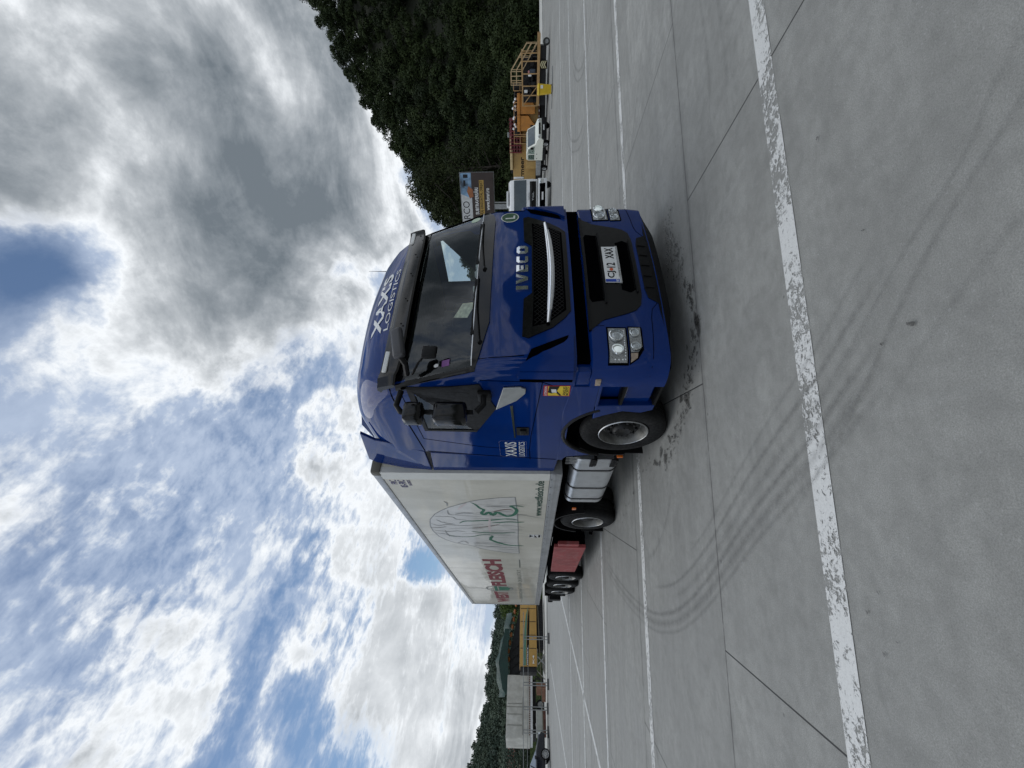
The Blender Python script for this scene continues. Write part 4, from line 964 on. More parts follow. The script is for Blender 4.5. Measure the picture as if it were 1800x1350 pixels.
for q in (1.2, -1.292): tP('front_post', MB().box(q, q+.092, TF-.004, TF+.25, TZ+.17, TT-.09), mat('post_white', (.62, .62, .58), .35, 0, .08, 2, dirt=(.4, .38, .33), dirts=.3), tr, bevel=.004)
RAILM = mat('trailer_rail_aluminium', (.42, .43, .44), .38, .6, .15, 3, dirt=(.2, .19, .17), dirts=.4)
tP('top_rail', MB().box(-1.297, 1.297, TF+.02, TB+.01, TT-.11, TT, .012), RAILM, tr)
tP('corner_cap', MB().box(-1.30, 1.30, TF-.03, TF+.12, TT-.13, TT+.012, .03), mat('corner_cap_grey', (.12, .115, .095), .7), tr)
tP('bottom_rail', MB().box(-1.295, 1.295, TF, TB+.005, TZ, TZ+.165, .008).box(-1.302, 1.302, TF+.01, TB, TZ+.09, TZ+.11).box(-1.300, 1.300, TF+.01, TB, TZ+.02, TZ+.035), RAILM, tr)
tP('rear_frame', MB().box(-1.299, 1.299, TB-.06, TB+.03, TZ, TT), RAILM, tr, bevel=.004)
for yy in (6.05, 9.4, 12.75):
    tP('wall_seam', MB().box(1.284, 1.2865, yy, yy+.008, TZ+.17, TT-.11), RAILM, tr, smooth=0)
rv = MB()
for k in range(46): rv.box(1.2945, 1.299, TF+.2+k*.3, TF+.212+k*.3, TZ+.135, TZ+.15)
tP('rail_rivets', rv, BLACKP, tr, smooth=0)
def tS(u, v, w): return V3((1.286+w, u, v))
RED = mat('lettering_red', (.17, .010, .018), .6, 0, .1, 5); PALE = mat('lettering_pale', (.55, .48, .47), .4); GRN = mat('drawing_green', (.012, .13, .07), .6, 0, .2, 5); GREYL = mat('drawing_grey', (.20, .21, .21), .4); BRN = mat('drawing_brown', (.14, .09, .07), .4)
k_ = MB(); k_.text('WEST', 15.95, 13.35, 2.30, 2.79, tS, .0, .002, .05, .0); k_.text('FLEISCH', 12.15, 8.28, 2.29, 2.77, tS, .0, .002, .05, .0); tP('company_name', k_, RED, tr, smooth=0)
def ring(cy, cz, ry, rz, wd, M, w=.003):
    pts = [(cy+ry*math.cos(t), cz+rz*math.sin(t)) for t in [2*math.pi*k/40 for k in range(41)]]
    stroke(pts, wd, M, w)
def stroke(pts, wd, M, w=.003, taper=False):
    n = len(pts); vs = []
    for i, p in enumerate(pts):
        a, c = pts[max(0, i-1)], pts[min(n-1, i+1)]; d = V3((c[0]-a[0], c[1]-a[1], 0)); d.normalize()
        h = wd/2*(math.sin(math.pi*(i+.5)/n)**.5 if taper else 1); vs += [tS(p[0]-d.y*h, p[1]+d.x*h, w), tS(p[0]+d.y*h, p[1]-d.x*h, w)]
    M.add(vs, [(2*i, 2*i+1, 2*i+3, 2*i+2) for i in range(n-1)])
k_ = MB(); ring(12.72, 2.55, .50, .43, .05, k_); tP('logo_ring', k_, GREYL, tr, smooth=0)
k_ = MB(); k_.panel([(12.28, 2.72), (13.14, 2.72), (13.16, 2.62), (12.26, 2.62)], tS, .001, .0035, 0, 0); k_.panel([(12.34, 2.58), (13.10, 2.58), (13.02, 2.28), (12.72, 2.18), (12.42, 2.28)], tS, .001, .0035, 0, 0); tP('logo_shape', k_, GRN, tr, smooth=0)
k_ = MB(); k_.text('LEIDENSCHAFT FÜR QUALITÄT', 15.1, 9.55, 1.79, 1.95, tS, .001, .002, -.005); k_.panel([(15.9, 1.85), (15.3, 1.85), (15.3, 1.865), (15.9, 1.865)], tS, .001, .002, 0, 0); k_.panel([(9.25, 1.82), (8.27, 1.82), (8.27, 1.85), (9.25, 1.85)], tS, .001, .002, 0, 0)
tP('slogan_lettering', k_, mat('faded_print', (.13, .14, .12), .5), tr, smooth=0)
k_ = MB(); k_.text('www.westfleisch.de', 4.66, 2.97, 1.395, 1.525, tS, .001, .003, .015); tP('web_address', k_, mat('print_dark_green', (.01, .06, .04), .4), tr, smooth=0)
k_ = MB(); k_.text('FRC', 3.15, 2.98, 3.60, 3.70, tS, .001, .003, .005); k_.text('05-FRC', 3.28, 2.98, 3.47, 3.58, tS, .001, .003, .01); k_.text('03/2025', 3.2, 2.98, 3.39, 3.44, tS, .001, .003, -.005); tP('permit_code', k_, mat('print_violet', (.05, .04, .16), .5), tr, smooth=0)
k_ = MB(); k_.panel([(5.92, 1.61), (6.14, 1.61), (6.14, 1.36), (5.92, 1.36)], tS, .001, .003, 0, 0); k_ = tP('small_sticker', k_, WHITEP, tr, smooth=0)
q_ = MB(); q_.panel([(5.93, 1.60), (6.13, 1.60), (6.03, 1.52)], tS, .003, .0045, 0, 0); q_.panel([(5.93, 1.50), (6.13, 1.44), (6.13, 1.50)], tS, .003, .0045, 0, 0); q_.panel([(5.94, 1.42), (6.12, 1.42), (6.12, 1.38), (5.94, 1.38)], tS, .003, .0045, 0, 0); tP('sticker_marks', q_, GLOSSB, k_, smooth=0)
outl = [(7.59, 1.83), (7.55, 2.09), (7.36, 2.43), (7.17, 2.69), (6.93, 2.85), (6.78, 3.06), (6.66, 3.22), (6.43, 3.37), (6.15, 3.48), (5.74, 3.53), (5.35, 3.52), (4.96, 3.45), (4.62, 3.3), (4.41, 3.15), (4.24, 3.0), (4.1, 2.83), (3.96, 2.65), (3.86, 2.5), (3.78, 2.3), (3.72, 2.1), (3.68, 1.84), (4.1, 1.83), (4.53, 1.82), (5.44, 1.82), (6.55, 1.84)]
g1 = [(3.96, 2.59), (4.06, 2.52), (4.25, 2.46), (4.35, 2.4), (4.52, 2.45), (4.62, 2.41), (4.48, 2.32), (4.65, 2.26), (4.47, 2.18), (4.58, 2.1), (4.7, 2.01), (4.64, 1.91), (4.5, 1.85), (4.33, 1.83), (4.2, 1.88), (4.13, 1.93), (4.12, 1.82), (4.16, 1.7)]
g2 = [(5.17, 2.93), (5.04, 2.82), (5.02, 2.67), (4.99, 2.5), (4.95, 2.3), (4.88, 2.11), (4.86, 1.94), (4.93, 1.81)]
g3 = [(5.12, 2.31), (5.09, 2.17), (5.05, 2.0), (5.06, 1.83), (5.05, 1.7)]
g4 = [(6.0, 3.28), (6.13, 3.1), (6.16, 2.9), (6.11, 2.75), (6.01, 2.62), (5.96, 2.49), (6.0, 2.39), (6.09, 2.34)]
g5 = [(5.74, 2.76), (5.78, 2.63), (5.82, 2.48), (5.83, 2.27), (5.82, 2.07), (5.77, 1.88)]
g6 = [(6.19, 2.44), (6.09, 2.36), (6.33, 2.42), (6.48, 2.35), (6.63, 2.25), (6.8, 2.06), (6.84, 1.87), (6.85, 1.72)]
d1 = [(5.5, 2.72), (5.46, 2.6), (5.41, 2.48), (5.34, 2.33), (5.17, 2.15)]
d2 = [(6.71, 2.81), (6.72, 2.52), (6.74, 2.33), (6.84, 2.21)]
d3 = [(5.58, 1.97), (5.59, 1.84), (5.58, 1.73)]
d4 = [(4.76, 3.34), (4.76, 3.18), (4.79, 3.01), (4.93, 2.94), (4.95, 2.77)]
d5 = [(5.21, 3.48), (5.34, 3.37), (5.3, 3.25), (5.25, 3.12), (5.33, 2.97)]
d6 = [(5.65, 3.52), (5.73, 3.38), (5.76, 3.2), (5.71, 3.02), (5.79, 2.86)]
d7 = [(4.95, 3.33), (5.1, 3.27), (5.14, 3.22), (5.2, 3.15), (5.19, 3.02)]
d8 = [(5.87, 3.51), (5.95, 3.33), (6.13, 3.2), (6.12, 3.05)]
d9 = [(3.91, 3.03), (4.01, 2.99), (4.17, 3.01)]
d10 = [(4.4, 3.04), (4.61, 3.05), (4.66, 2.97)]
d11 = [(5.5, 3.55), (5.49, 3.37), (5.42, 3.22)]
d12 = [(5.68, 3.28), (5.9, 3.28), (6.13, 3.25)]
d13 = [(6.68, 3.17), (6.51, 3.0), (6.72, 2.92)]
d14 = [(4.44, 2.24), (4.37, 2.13), (4.3, 1.98), (4.36, 1.89)]
d15 = [(6.87, 2.8), (6.94, 2.54), (7.0, 2.21), (7.05, 1.84)]
d16 = [(4.52, 2.6), (4.53, 2.78), (4.62, 2.94)]
d17 = [(4.15, 2.38), (4.16, 2.17), (4.18, 1.92)]
w1 = [(4.36, 2.85), (4.16, 2.76), (4.0, 2.66)]
w2 = [(4.76, 2.32), (5.3, 2.37), (5.77, 2.38)]
bell = MB().panel(outl, tS, -.001, .001, .3, .3); bell = tP('line_drawing', bell, mat('drawing_film', (.57, .565, .54), .4, 0, .12, 3, spec=.2, coat=.3), tr, smooth=0)
k_ = MB(); stroke(outl+outl[:1], .018, k_, .0025); tP('drawing_outline', k_, GREYL, bell, smooth=0)
for wd, mt, lst in ((.075, GRN, [g1, g6]), (.055, GRN, [g2, g3, g5]), (.03, GRN, [g4]), (.022, GREYL, [d2, d3, d4, d5, d6, d7, d8, d9, d10, d11, d12, d13, d15, d16, d17]), (.04, BRN, [d1, d14]), (.05, PALE, [w1, w2])):
    k_ = MB()
    for j, q in enumerate(lst): stroke(catmull(q, 6), wd, k_, .0032+.0004*j, True)
    tP('drawing_strokes', k_, mt, bell, smooth=0)
hat = MB()
rr = random.Random(4)
for k in range(46):
    y0 = rr.uniform(4.0, 7.2); z1 = rr.uniform(2.2, 3.35); z0 = z1-rr.uniform(.3, .9)
    if z1 > 3.5-.5*abs(y0-5.4): continue
    stroke(catmull([(y0, z1), (y0+rr.uniform(-.08, .08), (z0+z1)/2), (y0+rr.uniform(-.1, .15), z0)], 4), .014, hat, .0026, True)
tP('drawing_hatching', hat, GREYL, bell, smooth=0)
for s in (1, -1):
    for k in range(3): wheel(tr, s*1.25, 10.85+1.36*k, 'trailer', s)
    tP('mud_flap', MB().box(s*.85, s*1.24, 14.45, 14.47, .25, 1.0), BLACKP, tr)
    lg = MB(); lg.box(s*.85, s*1.0, 5.9+.6, 6.05+.6, .28, 1.1); lg.box(s*.8, s*1.05, 6.4, 6.75, .22, .28); tP('landing_leg', lg, VOID, tr)
tP('rear_light_box', MB().box(-1.2, 1.2, 16.3, 16.5, .62, .8).box(.8, 1.22, 15.55, 15.95, .34, .78, .02), BLACKP, tr)
cb2 = MB(); cb2.box(-.5, -.38, 3.6, 16.4, .95, 1.14); cb2.box(.38, .5, 3.6, 16.4, .95, 1.14); cb2.box(-1.2, 1.2, 3.0, 4.8, 1.08, 1.14)
for k in range(3): cb2.tube([(-1.2, 10.85+1.36*k, .51), (1.2, 10.85+1.36*k, .51)], .08, 10)
cb2.box(-1.1, 1.1, 7.2, 10.0, .35, .5); tP('trailer_chassis', cb2, VOID, tr)
REDM = mat('faded_red_tarp', (.30, .055, .055), .6, 0, .25, 2.5, dirt=(.34, .20, .19), dirts=.5, bmp=.3, bs=6)
tP('pallet_box_core', MB().box(.75, 1.19, 7.1, 9.75, .34, 1.0), VOID, tr)
pb = MB().prism([(7.04, .335), (9.80, .33), (9.78, .99), (7.03, 1.04)], 1.19, 1.27, 'x'); pb.prism([(6.84, .50), (7.04, .50), (7.04, .96), (6.84, .96)], 1.17, 1.25, 'x'); tP('red_pallet_box', pb, REDM, tr, bevel=.01)
tP('red_box_far', MB().box(-1.27, -.75, 7.0, 9.8, .34, 1.0), REDM, tr, bevel=.01)
tP('gap_gear', MB().box(-.9, .9, TF-.30, TF-.01, 1.7, 3.0, .03), mat('cooling_unit_white', (.5, .5, .48), .5), tr)

# ------------------------------------------------------------------ hills, woodland and trees
def terrain(name, fn, xs, ys, m, lab=None):
    V = [(x, y, fn(x, y)) for y in ys for x in xs]; n = len(xs)
    F = [(j*n+i, j*n+i+1, (j+1)*n+i+1, (j+1)*n+i) for j in range(len(ys)-1) for i in range(n-1)]
    return tag(MB().add(V, F).build(name, m, smooth=80, rec=False), kind='structure')
def sstep(t): t = max(0, min(1, t)); return t*t*(3-2*t)
def hash2(x, y): return math.sin(x*.071+1.3)*math.cos(y*.057+.4)+.5*math.sin(x*.19+y*.13)
# steep wooded slope on the right: silhouette falls from right to left
def ridge_right(x, y):
    """ground height of the right-hand hill"""
    d = (y-(58+.10*x))                       # distance behind its foot
    t = sstep(d/70)
    az = math.degrees(math.atan2(x, max(y, 1)))
    k = lerp_tab([(4, 0), (12, 3), (15, 9), (17, 13), (20.4, 18.5), (26, 28), (32, 40), (37, 51), (41.6, 62), (50, 76), (65, 80), (80, 80)], az)
    return t*k*(.45+.55*sstep((d)/60)) + hash2(x, y)*.8*t - .3
FLOORM = mat('woodland_floor', (.018, .022, .010), .95, 0, .4, .3)
terrain('hill', ridge_right, [-10+10*i for i in range(28)], [50+8*i for i in range(20)], FLOORM)
def ridge_left(x, y):
    az = math.degrees(math.atan2(x, max(y, 1)))
    k = lerp_tab([(-90, 60), (-60, 50), (-50, 42), (-45, 36), (-41, 31), (-36, 24), (-30, 21), (-25, 19), (-10, 18), (5, 20), (20, 30)], az)
    d = math.hypot(x, y)
    return sstep((d-190)/230)*k*(1+.05*hash2(x*.5, y*.5)) - .5
terrain('hills', ridge_left, [-620+20*i for i in range(41)], [100+20*i for i in range(30)], FLOORM)
# unseen wooded hills behind and beside the camera, added to darken the reflections
hv, hf = [], []
N = 60
for i in range(N+1):
    a = R(64+232*i/N); h = 42+14*math.sin(i*.7)+8*math.sin(i*1.9+1)
    for r, z in ((230, -1), (300, h*.5), (380, h*.95), (450, h)): hv.append((math.sin(a)*r, math.cos(a)*r, z))
for i in range(N):
    for j in range(3): hf.append((4*i+j, 4*i+4+j, 4*i+5+j, 4*i+1+j))
FARGREEN = mat('unseen_hill_green', (.022, .034, .014), .95, 0, .5, .05)
tag(MB().add(hv, hf).build('hills', FARGREEN, smooth=60), kind='structure')

def leafmat(name, dark, light, alt, scale=.12):
    m, nt, b = newmat(name)
    n = noise(nt, scale, 4, .6); n2 = noise(nt, scale*9, 5, .7)
    c = mix(nt, maprange(nt, n, .35, .65), dark, light); c = mix(nt, mth(nt, 'MULTIPLY', maprange(nt, n2, .52, .75), .6), c, alt)
    link(nt, c, b.inputs['Base Color']); b.inputs['Roughness'].default_value = .75; b.inputs['Specular IOR Level'].default_value = .15
    return m
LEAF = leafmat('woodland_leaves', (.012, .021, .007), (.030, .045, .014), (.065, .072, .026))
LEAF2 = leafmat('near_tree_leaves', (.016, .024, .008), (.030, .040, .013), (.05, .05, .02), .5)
LEAFHAZE = leafmat('hazed_wood_leaves', (.050, .074, .058), (.078, .104, .072), (.10, .115, .07), .02)  # pale bluish haze of distance is mixed into these leaf colours
BARK = mat('tree_bark', (.05, .042, .032), .9, 0, .3, 6, bmp=.4)
def tree_leaves(c, h, r, n, leaf, lobes=22, seed=0):
    """leaf cards grouped in clumps over the volume of one crown; returns an (n*4, 3) array of corners"""
    g = np.random.default_rng(seed)
    lc = []
    for k in range(lobes):
        t = (k+.5)/lobes; z = .18+.80*t; rad = r*math.sin(math.pi*min(.97, (.25+.72*t)))**.7
        a = g.uniform(0, 6.283); q = rad*math.sqrt(g.uniform(.15, 1))*.85
        lc.append((q*math.cos(a), q*math.sin(a), h*z, r*g.uniform(.26, .46)))
    lc = np.array(lc); idx = g.integers(0, lobes, n); d = g.normal(size=(n, 3)); d /= np.linalg.norm(d, axis=1, keepdims=True)
    d[:, 2] = np.where(d[:, 2] < -.35, -d[:, 2], d[:, 2])
    rr = g.uniform(.55, 1.12, (n, 1))*lc[idx, 3:4]; p = lc[idx, :3]+d*rr*np.array([1, 1, .8])
    nn = d+g.normal(size=(n, 3))*.55; nn /= np.linalg.norm(nn, axis=1, keepdims=True)
    u = np.cross(nn, g.normal(size=(n, 3))); u /= np.linalg.norm(u, axis=1, keepdims=True); v = np.cross(nn, u)
    s = leaf*g.uniform(.5, 1.2, (n, 1)); p = p+np.array(c)
    return np.stack([p-u*s, p-v*s*.6, p+u*s, p+v*s*.6], axis=1).reshape(-1, 3)
def quads(name, arr, m, parent=None):
    n = len(arr)//4; me = bpy.data.meshes.new(name); me.vertices.add(n*4); me.vertices.foreach_set('co', arr.astype(np.float32).ravel())
    me.loops.add(n*4); me.loops.foreach_set('vertex_index', np.arange(n*4, dtype=np.int32)); me.polygons.add(n); me.polygons.foreach_set('loop_start', np.arange(0, n*4, 4, dtype=np.int32))
    me.update(); me.validate(); me.materials.append(m); o = bpy.data.objects.new(name, me); COL.objects.link(o)
    if parent: o.parent = parent
    return o
g = np.random.default_rng(11)
parts = []
k = 0
for row in range(13):
    y0 = 60+row*5.6
    nx = 15+row
    for i in range(nx):
        az = R(13+52*(i+g.uniform(.1, .9))/nx); yy = y0+g.uniform(-2, 2); x = yy*math.tan(az)
        if x > 150: continue
        yy += .10*x
        h = g.uniform(9, 13) if row > 1 else g.uniform(7, 10); r = g.uniform(3.0, 4.6)
        z = ridge_right(x, yy)-1.5
        parts.append(tree_leaves((x, yy, z), h, r, 5200 if row < 5 else 3800, .20 if row < 4 else .26, seed=k)); k += 1
# low brush at the foot of the slope
for i in range(60):
    az = R(12+40*i/60); yy = 57.5+g.uniform(-1, 1.5); x = yy*math.tan(az); yy += .10*x
    parts.append(tree_leaves((x, yy, -1.0), g.uniform(3, 6), g.uniform(2.2, 3.4), 1600, .19, 12, seed=900+i))
wd = quads('woodland', np.concatenate(parts), LEAF); tag(wd, 'dark green dense woodland covering the steep slope behind the yard machines', 'woodland', kind='stuff')
parts = []; k = 5000
for row in range(15):
    d0 = 215+row*16
    for i in range(60):
        az = R(-62+68*(i+g.uniform(0, 1))/60); dd = d0+g.uniform(-6, 6); x = dd*math.sin(az); y = dd*math.cos(az)
        if az > R(-13): continue
        parts.append(tree_leaves((x, y, ridge_left(x, y)-4), g.uniform(10, 14), g.uniform(5, 8), 620, .72, 16, seed=k)); k += 1
fw = quads('far_woodland', np.concatenate(parts), LEAFHAZE); tag(fw, 'grey green distant woodland over the low hill left of the trailer', 'woodland', kind='stuff')

def tree(px, py, Y, h, r, label, seed, n=9000, leaf=.16, bare=False, group=None, m=None):
    p = at(px, py, Y); p.z = 0 if Y < 60 else ridge_right(p.x, Y)
    t = empty('tree', p, 0, label, 'tree', group); gg = random.Random(seed)
    tk = MB(); tk.tube([(0, 0, -.3), (.1, 0, h*.3), (-.1, .1, h*.6), (0, 0, h*.9)], [r*.07, r*.055, r*.035, .02], 8)
    for q in range(9 if not bare else 26):
        z0 = h*(.3+.55*gg.random()); a = gg.random()*6.28; L_ = r*(.6+.4*gg.random()); e = (math.cos(a)*L_, math.sin(a)*L_, z0+L_*.6)
        tk.tube([(0, 0, z0), (e[0]*.5, e[1]*.5, z0+L_*.2), e], [r*.025, r*.015, .01], 5)
    tk.build('trunk', BARK, t, smooth=60)
    quads('crown', tree_leaves((0, 0, 0), h, r, n, leaf, 26, seed=seed), m or LEAF2, t)
    return t
tree(930, 318, 66, 19, 6.0, 'tall dark tree at the low end of the wooded slope, directly behind the billboard', 31, 15000, .19)
tree(930, 372, 64, 15.5, 5.0, 'dense rounded tree with its top beside the truck sun visor, left of the billboard', 32, 14000, .18)
tree(930, 292, 62, 15, 4.0, 'half bare tree with thin pale branches, right of the billboard on the slope', 33, 3500, .16, True)

# ------------------------------------------------------------------ right side yard
TAN = mat('machine_tan_yellow', (.40, .25, .075), .5, .0, .15, 2, dirt=(.22, .15, .07), dirts=.5)
ORA = mat('machine_orange', (.50, .20, .03), .5, 0, .15, 2, dirt=(.25, .14, .05), dirts=.5)
RAILO = mat('platform_rail_tan', (.42, .26, .11), .5, .1, .2, 3, dirt=(.2, .13, .07), dirts=.5)
DARKM = mat('dark_machinery', (.012, .012, .013), .6, .2, .4, 3)
DRED = mat('dark_red_pipe', (.10, .012, .015), .5, 0, .3, 3)
GALV = mat('galvanised_steel', (.30, .31, .31), .5, .6, .2, 4)
def tyre(par, c, r, w, rim=GALV, axis='y', sgn=-1, nm='wheel'):
    o = MB().lathe([(r*.58, 0), (r*.62, .01), (r*.9, .015), (r, -.05*w/.2), (r, -w+.03), (r*.9, -w), (r*.5, -w)], c, axis, 28, sgn).build(nm, RUBBER, par, smooth=40)
    MB().lathe([(r*.58, 0), (r*.52, -.02), (r*.4, -.04), (r*.2, -.035), (r*.18, .005), (0, .005)], c, axis, 24, sgn).build('rim', rim, o, smooth=40)
    return o
def facing(p, yaw): return math.atan2(p[0], p[1])*-1+yaw      # rotation so that local -Y looks at the camera
def railing(M, x0, x1, z0, h, y, n, r=.03, dz=2):
    for i in range(n+1): x = x0+(x1-x0)*i/n; M.bar((x, y, z0), (x, y, z0+h), r*1.3)
    for j in range(1, dz+1): M.bar((x0, y, z0+h*j/dz), (x1, y, z0+h*j/dz), r)

# billboard
p = at(900, 350, 42); bb = empty('billboard', (p.x, 42, 0), facing(p, R(-8)), 'wide brown billboard advertising horizontal drilling on a grey post, above the white lorry', 'billboard')
W_, Z0, Z1 = 5.8, 4.85, 8.0
x0, x1 = -2.9, 2.35
MB().box(x0, x1, 0, .12, Z0, Z1).build('board', mat('board_brown', (.035, .022, .018), .5, 0, .3, 1), bb)
def tB(u, v, w): return V3((u, -w, v))
k_ = MB(); k_.panel([(x0+.02, Z1-1.05), (.1, Z1-1.05), (.5, Z1-.02), (x0+.02, Z1-.02)], tB, .0, .004, 0, 0); k_.build('logo_panel', mat('board_white', (.52, .53, .53), .5), bb, smooth=0)
k_ = MB(); k_.panel([(.1, Z1-1.05), (x1-.02, Z1-1.05), (x1-.02, Z1-.02), (.5, Z1-.02)], tB, .0, .004, 0, 0); k_.build('photo_panel', mat('board_sky_print', (.16, .27, .40), .5, 0, .8, 1.2), bb, smooth=0)
k_ = MB(); k_.panel([(.25, Z1-1.2), (.9, Z1-1.15), (1.2, Z1-.75), (.7, Z1-.6), (.1, Z1-.85)], tB, .004, .008, 0, 0); k_.build('photo_rig', mat('rig_print', (.30, .11, .04), .5), bb, smooth=0)
k_ = MB()
for (a, c) in (((1.2, Z1-.5), (1.7, Z1-.3)), ((1.9, Z1-.75), (2.2, Z1-.3))): k_.panel([(a[0], a[1]), (c[0], a[1]), (c[0], c[1]), (a[0], c[1])], tB, .004, .008, 0, 0)
k_.text('RCO', -1.75, -.15, Z1-.78, Z1-.15, tB, .004, .008, .0); k_.build('logo_letters', GLOSSB, bb, smooth=0)
k_ = MB(); k_.text('SUBTRAVERSĂRI', -1.35, 1.05, Z0+1.48, Z0+1.92, tB, .0, .006, .02); k_.text('www.forari.ro', -.97, 1.0, Z0+.42, Z0+.80, tB, .0, .006, .015); k_.build('board_lettering', WHITEP, bb, smooth=0)
k_ = MB(); k_.panel([(-1.75, Z0+.93), (1.7, Z0+.93), (1.7, Z0+1.37), (-1.75, Z0+1.37)], tB, .0, .004, 0, 0); k_.build('yellow_band', mat('board_ochre', (.38, .24, .05), .5), bb, smooth=0)
k_ = MB(); k_.text('FORAJ ORIZONTAL DIRIJAT', -1.68, 1.62, Z0+1.0, Z0+1.31, tB, .004, .008, .015); k_.build('band_lettering', GLOSSB, bb, smooth=0)
k_ = MB(); k_.box(x0-.04, x1+.04, .12, .2, Z0-.05, Z1+.05); k_.box(-.9, -.45, .05, .3, 0, Z0); k_.bar((-.3, .15, 0), (-.3, .15, Z0), .1); k_.build('post', GALV, bb)

# white lorry facing the camera
p = at(967, 345, 30.5); ml = empty('white_lorry', (p.x, 30.5, 0), facing(p, R(14)), 'white flat-fronted lorry facing the camera behind the right edge of the blue truck', 'lorry')
WHM = mat('lorry_white', (.72, .73, .73), .35, 0, .06, 2, coat=.5)
def slabX(name, prof, x0, x1, m, par, **k): return MB().prism(prof, x0, x1, 'x').build(name, m, par, **k)   # prof in (y, z)
slabX('cab', [(.0, .95), (-.06, 1.35), (0, 1.75), (.12, 2.55), (.30, 2.85), (.8, 2.98), (1.9, 2.98), (1.9, .95)], -1.15, 1.15, WHM, ml, bevel=.05)
MB().prism([(-.03, 1.73), (.085, 2.58), (.11, 2.58), (.0, 1.73)], -1.08, 1.08, 'x').build('windscreen', mat('lorry_glass', (.02, .035, .035), .06, 0, .3, 2, coat=1), ml)
MB().box(-.98, .98, -.085, -.03, 1.05, 1.48, .02).build('grille', GLOSSB, ml)
k_ = MB(); k_.text('MAN', -.22, .22, 1.50, 1.60, lambda u, v, w: V3((u, -.07-w, v)), 0, .01, .02); k_.text('TGL', -.3, .3, 1.20, 1.32, lambda u, v, w: V3((u, -.086-w, v)), 0, .01, .01); k_.build('maker_lettering', STEEL, ml, smooth=0)
MB().box(-1.17, 1.17, -.16, .2, .30, .92, .04).build('bumper', WHM, ml)
MB().box(-.85, .85, -.175, -.15, .42, .80, .01).build('intake', VOID, ml)
for s in (1, -1):
    MB().box(s*.82, s*1.12, -.18, -.14, .55, .84, .02).build('headlight', LENS, ml)
    MB().box(s*1.22, s*1.34, .1, .3, 1.9, 2.6, .04).build('mirror', WHM, ml)
    tyre(ml, (s*1.1, .75, .45), .45, .28, axis='x', sgn=s)
MB().box(-.26, .26, -.19, -.174, .55, .66).build('number_plate', WHITEP, ml)
MB().box(-.5, .5, .5, 1.1, 2.98, 3.12, .04).build('roof_beacon_bar', WHM, ml)
MB().box(-1.2, 1.2, 2.0, 5.5, .9, 1.3).build('load_bed', GALV, ml)

# white double-cab pickup lorry, side on
p = at(962, 262, 34.5); vn = empty('pickup_lorry', (p.x+.2, 34.5, 0), facing(p, R(-56)), 'small white crew-cab pickup lorry with a silver load bed, before the tan drilling machines', 'lorry'); vn.scale = (.82, .82, .82)
CREAM = mat('cream_white_paint', (.70, .72, .64), .35, 0, .06, 2, coat=.6)
# local: +X is the nose, side face at y = -1
prof = [(2.55, .55), (2.60, .95), (2.45, 1.12), (1.75, 1.30), (1.15, 2.0), (.6, 2.12), (-.45, 2.12), (-.62, 1.95), (-.66, .55)]
MB().prism(prof, -1.0, 1.0, 'y').build('cab', CREAM, vn, bevel=.05)
MB().prism([(1.70, 1.33), (1.17, 1.96), (1.20, 1.98), (1.74, 1.35)], -.86, .86, 'y').build('windscreen', mat('pickup_glass', (.06, .08, .085), .05, 0, .4, 2, coat=1), vn)
for s in (-1, 1):
    MB().prism([(1.50, 1.36), (1.05, 1.92), (.45, 1.95), (.40, 1.36)], s*1.0, s*1.012, 'y').build('door_window', SIDEG, vn)
    MB().prism([(.28, 1.36), (.26, 1.95), (-.45, 1.95), (-.5, 1.36)], s*1.0, s*1.012, 'y').build('rear_window', SIDEG, vn)
    for q in (.30, -.38): MB().box(q, q+.12, s*1.0, s*1.02, 1.12, 1.17).build('door_handle', GLOSSB, vn)
    MB().box(1.3, 1.42, s*1.05, s*1.2, 1.45, 1.75, .03).build('mirror', BLACKP, vn)
    tyre(vn, (1.75, s*.98, .36), .36, .24, axis='y', sgn=s); tyre(vn, (-2.1, s*.95, .36), .36, .24, axis='y', sgn=s)
    MB().box(2.45, 2.62, s*.62, s*.92, .88, 1.06, .02).build('headlight', LENS, vn)
    MB().box(-.6, 1.3, s*.94, s*1.015, .33, .60, .02).build('sill', BLACKP, vn)
MB().box(2.35, 2.72, -1.0, 1.0, .30, .74, .06).build('bumper', BLACKP, vn)
MB().box(2.56, 2.63, -.55, .55, .84, 1.0, .02).build('grille', BLACKP, vn)
MB().box(2.715, 2.73, -.26, .26, .50, .61).build('number_plate', WHITEP, vn)
b_ = MB(); b_.box(-3.1, -.75, -1.0, -.95, .75, 1.15); b_.box(-3.1, -.75, .95, 1.0, .75, 1.15); b_.box(-3.15, -3.1, -1, 1, .75, 1.15); b_.box(-3.1, -.75, -1, 1, .70, .76); b_.build('load_bed', GALV, vn, bevel=.01)
MB().box(-3.0, -.6, -.4, .4, .4, .7).build('chassis', DARKM, vn)

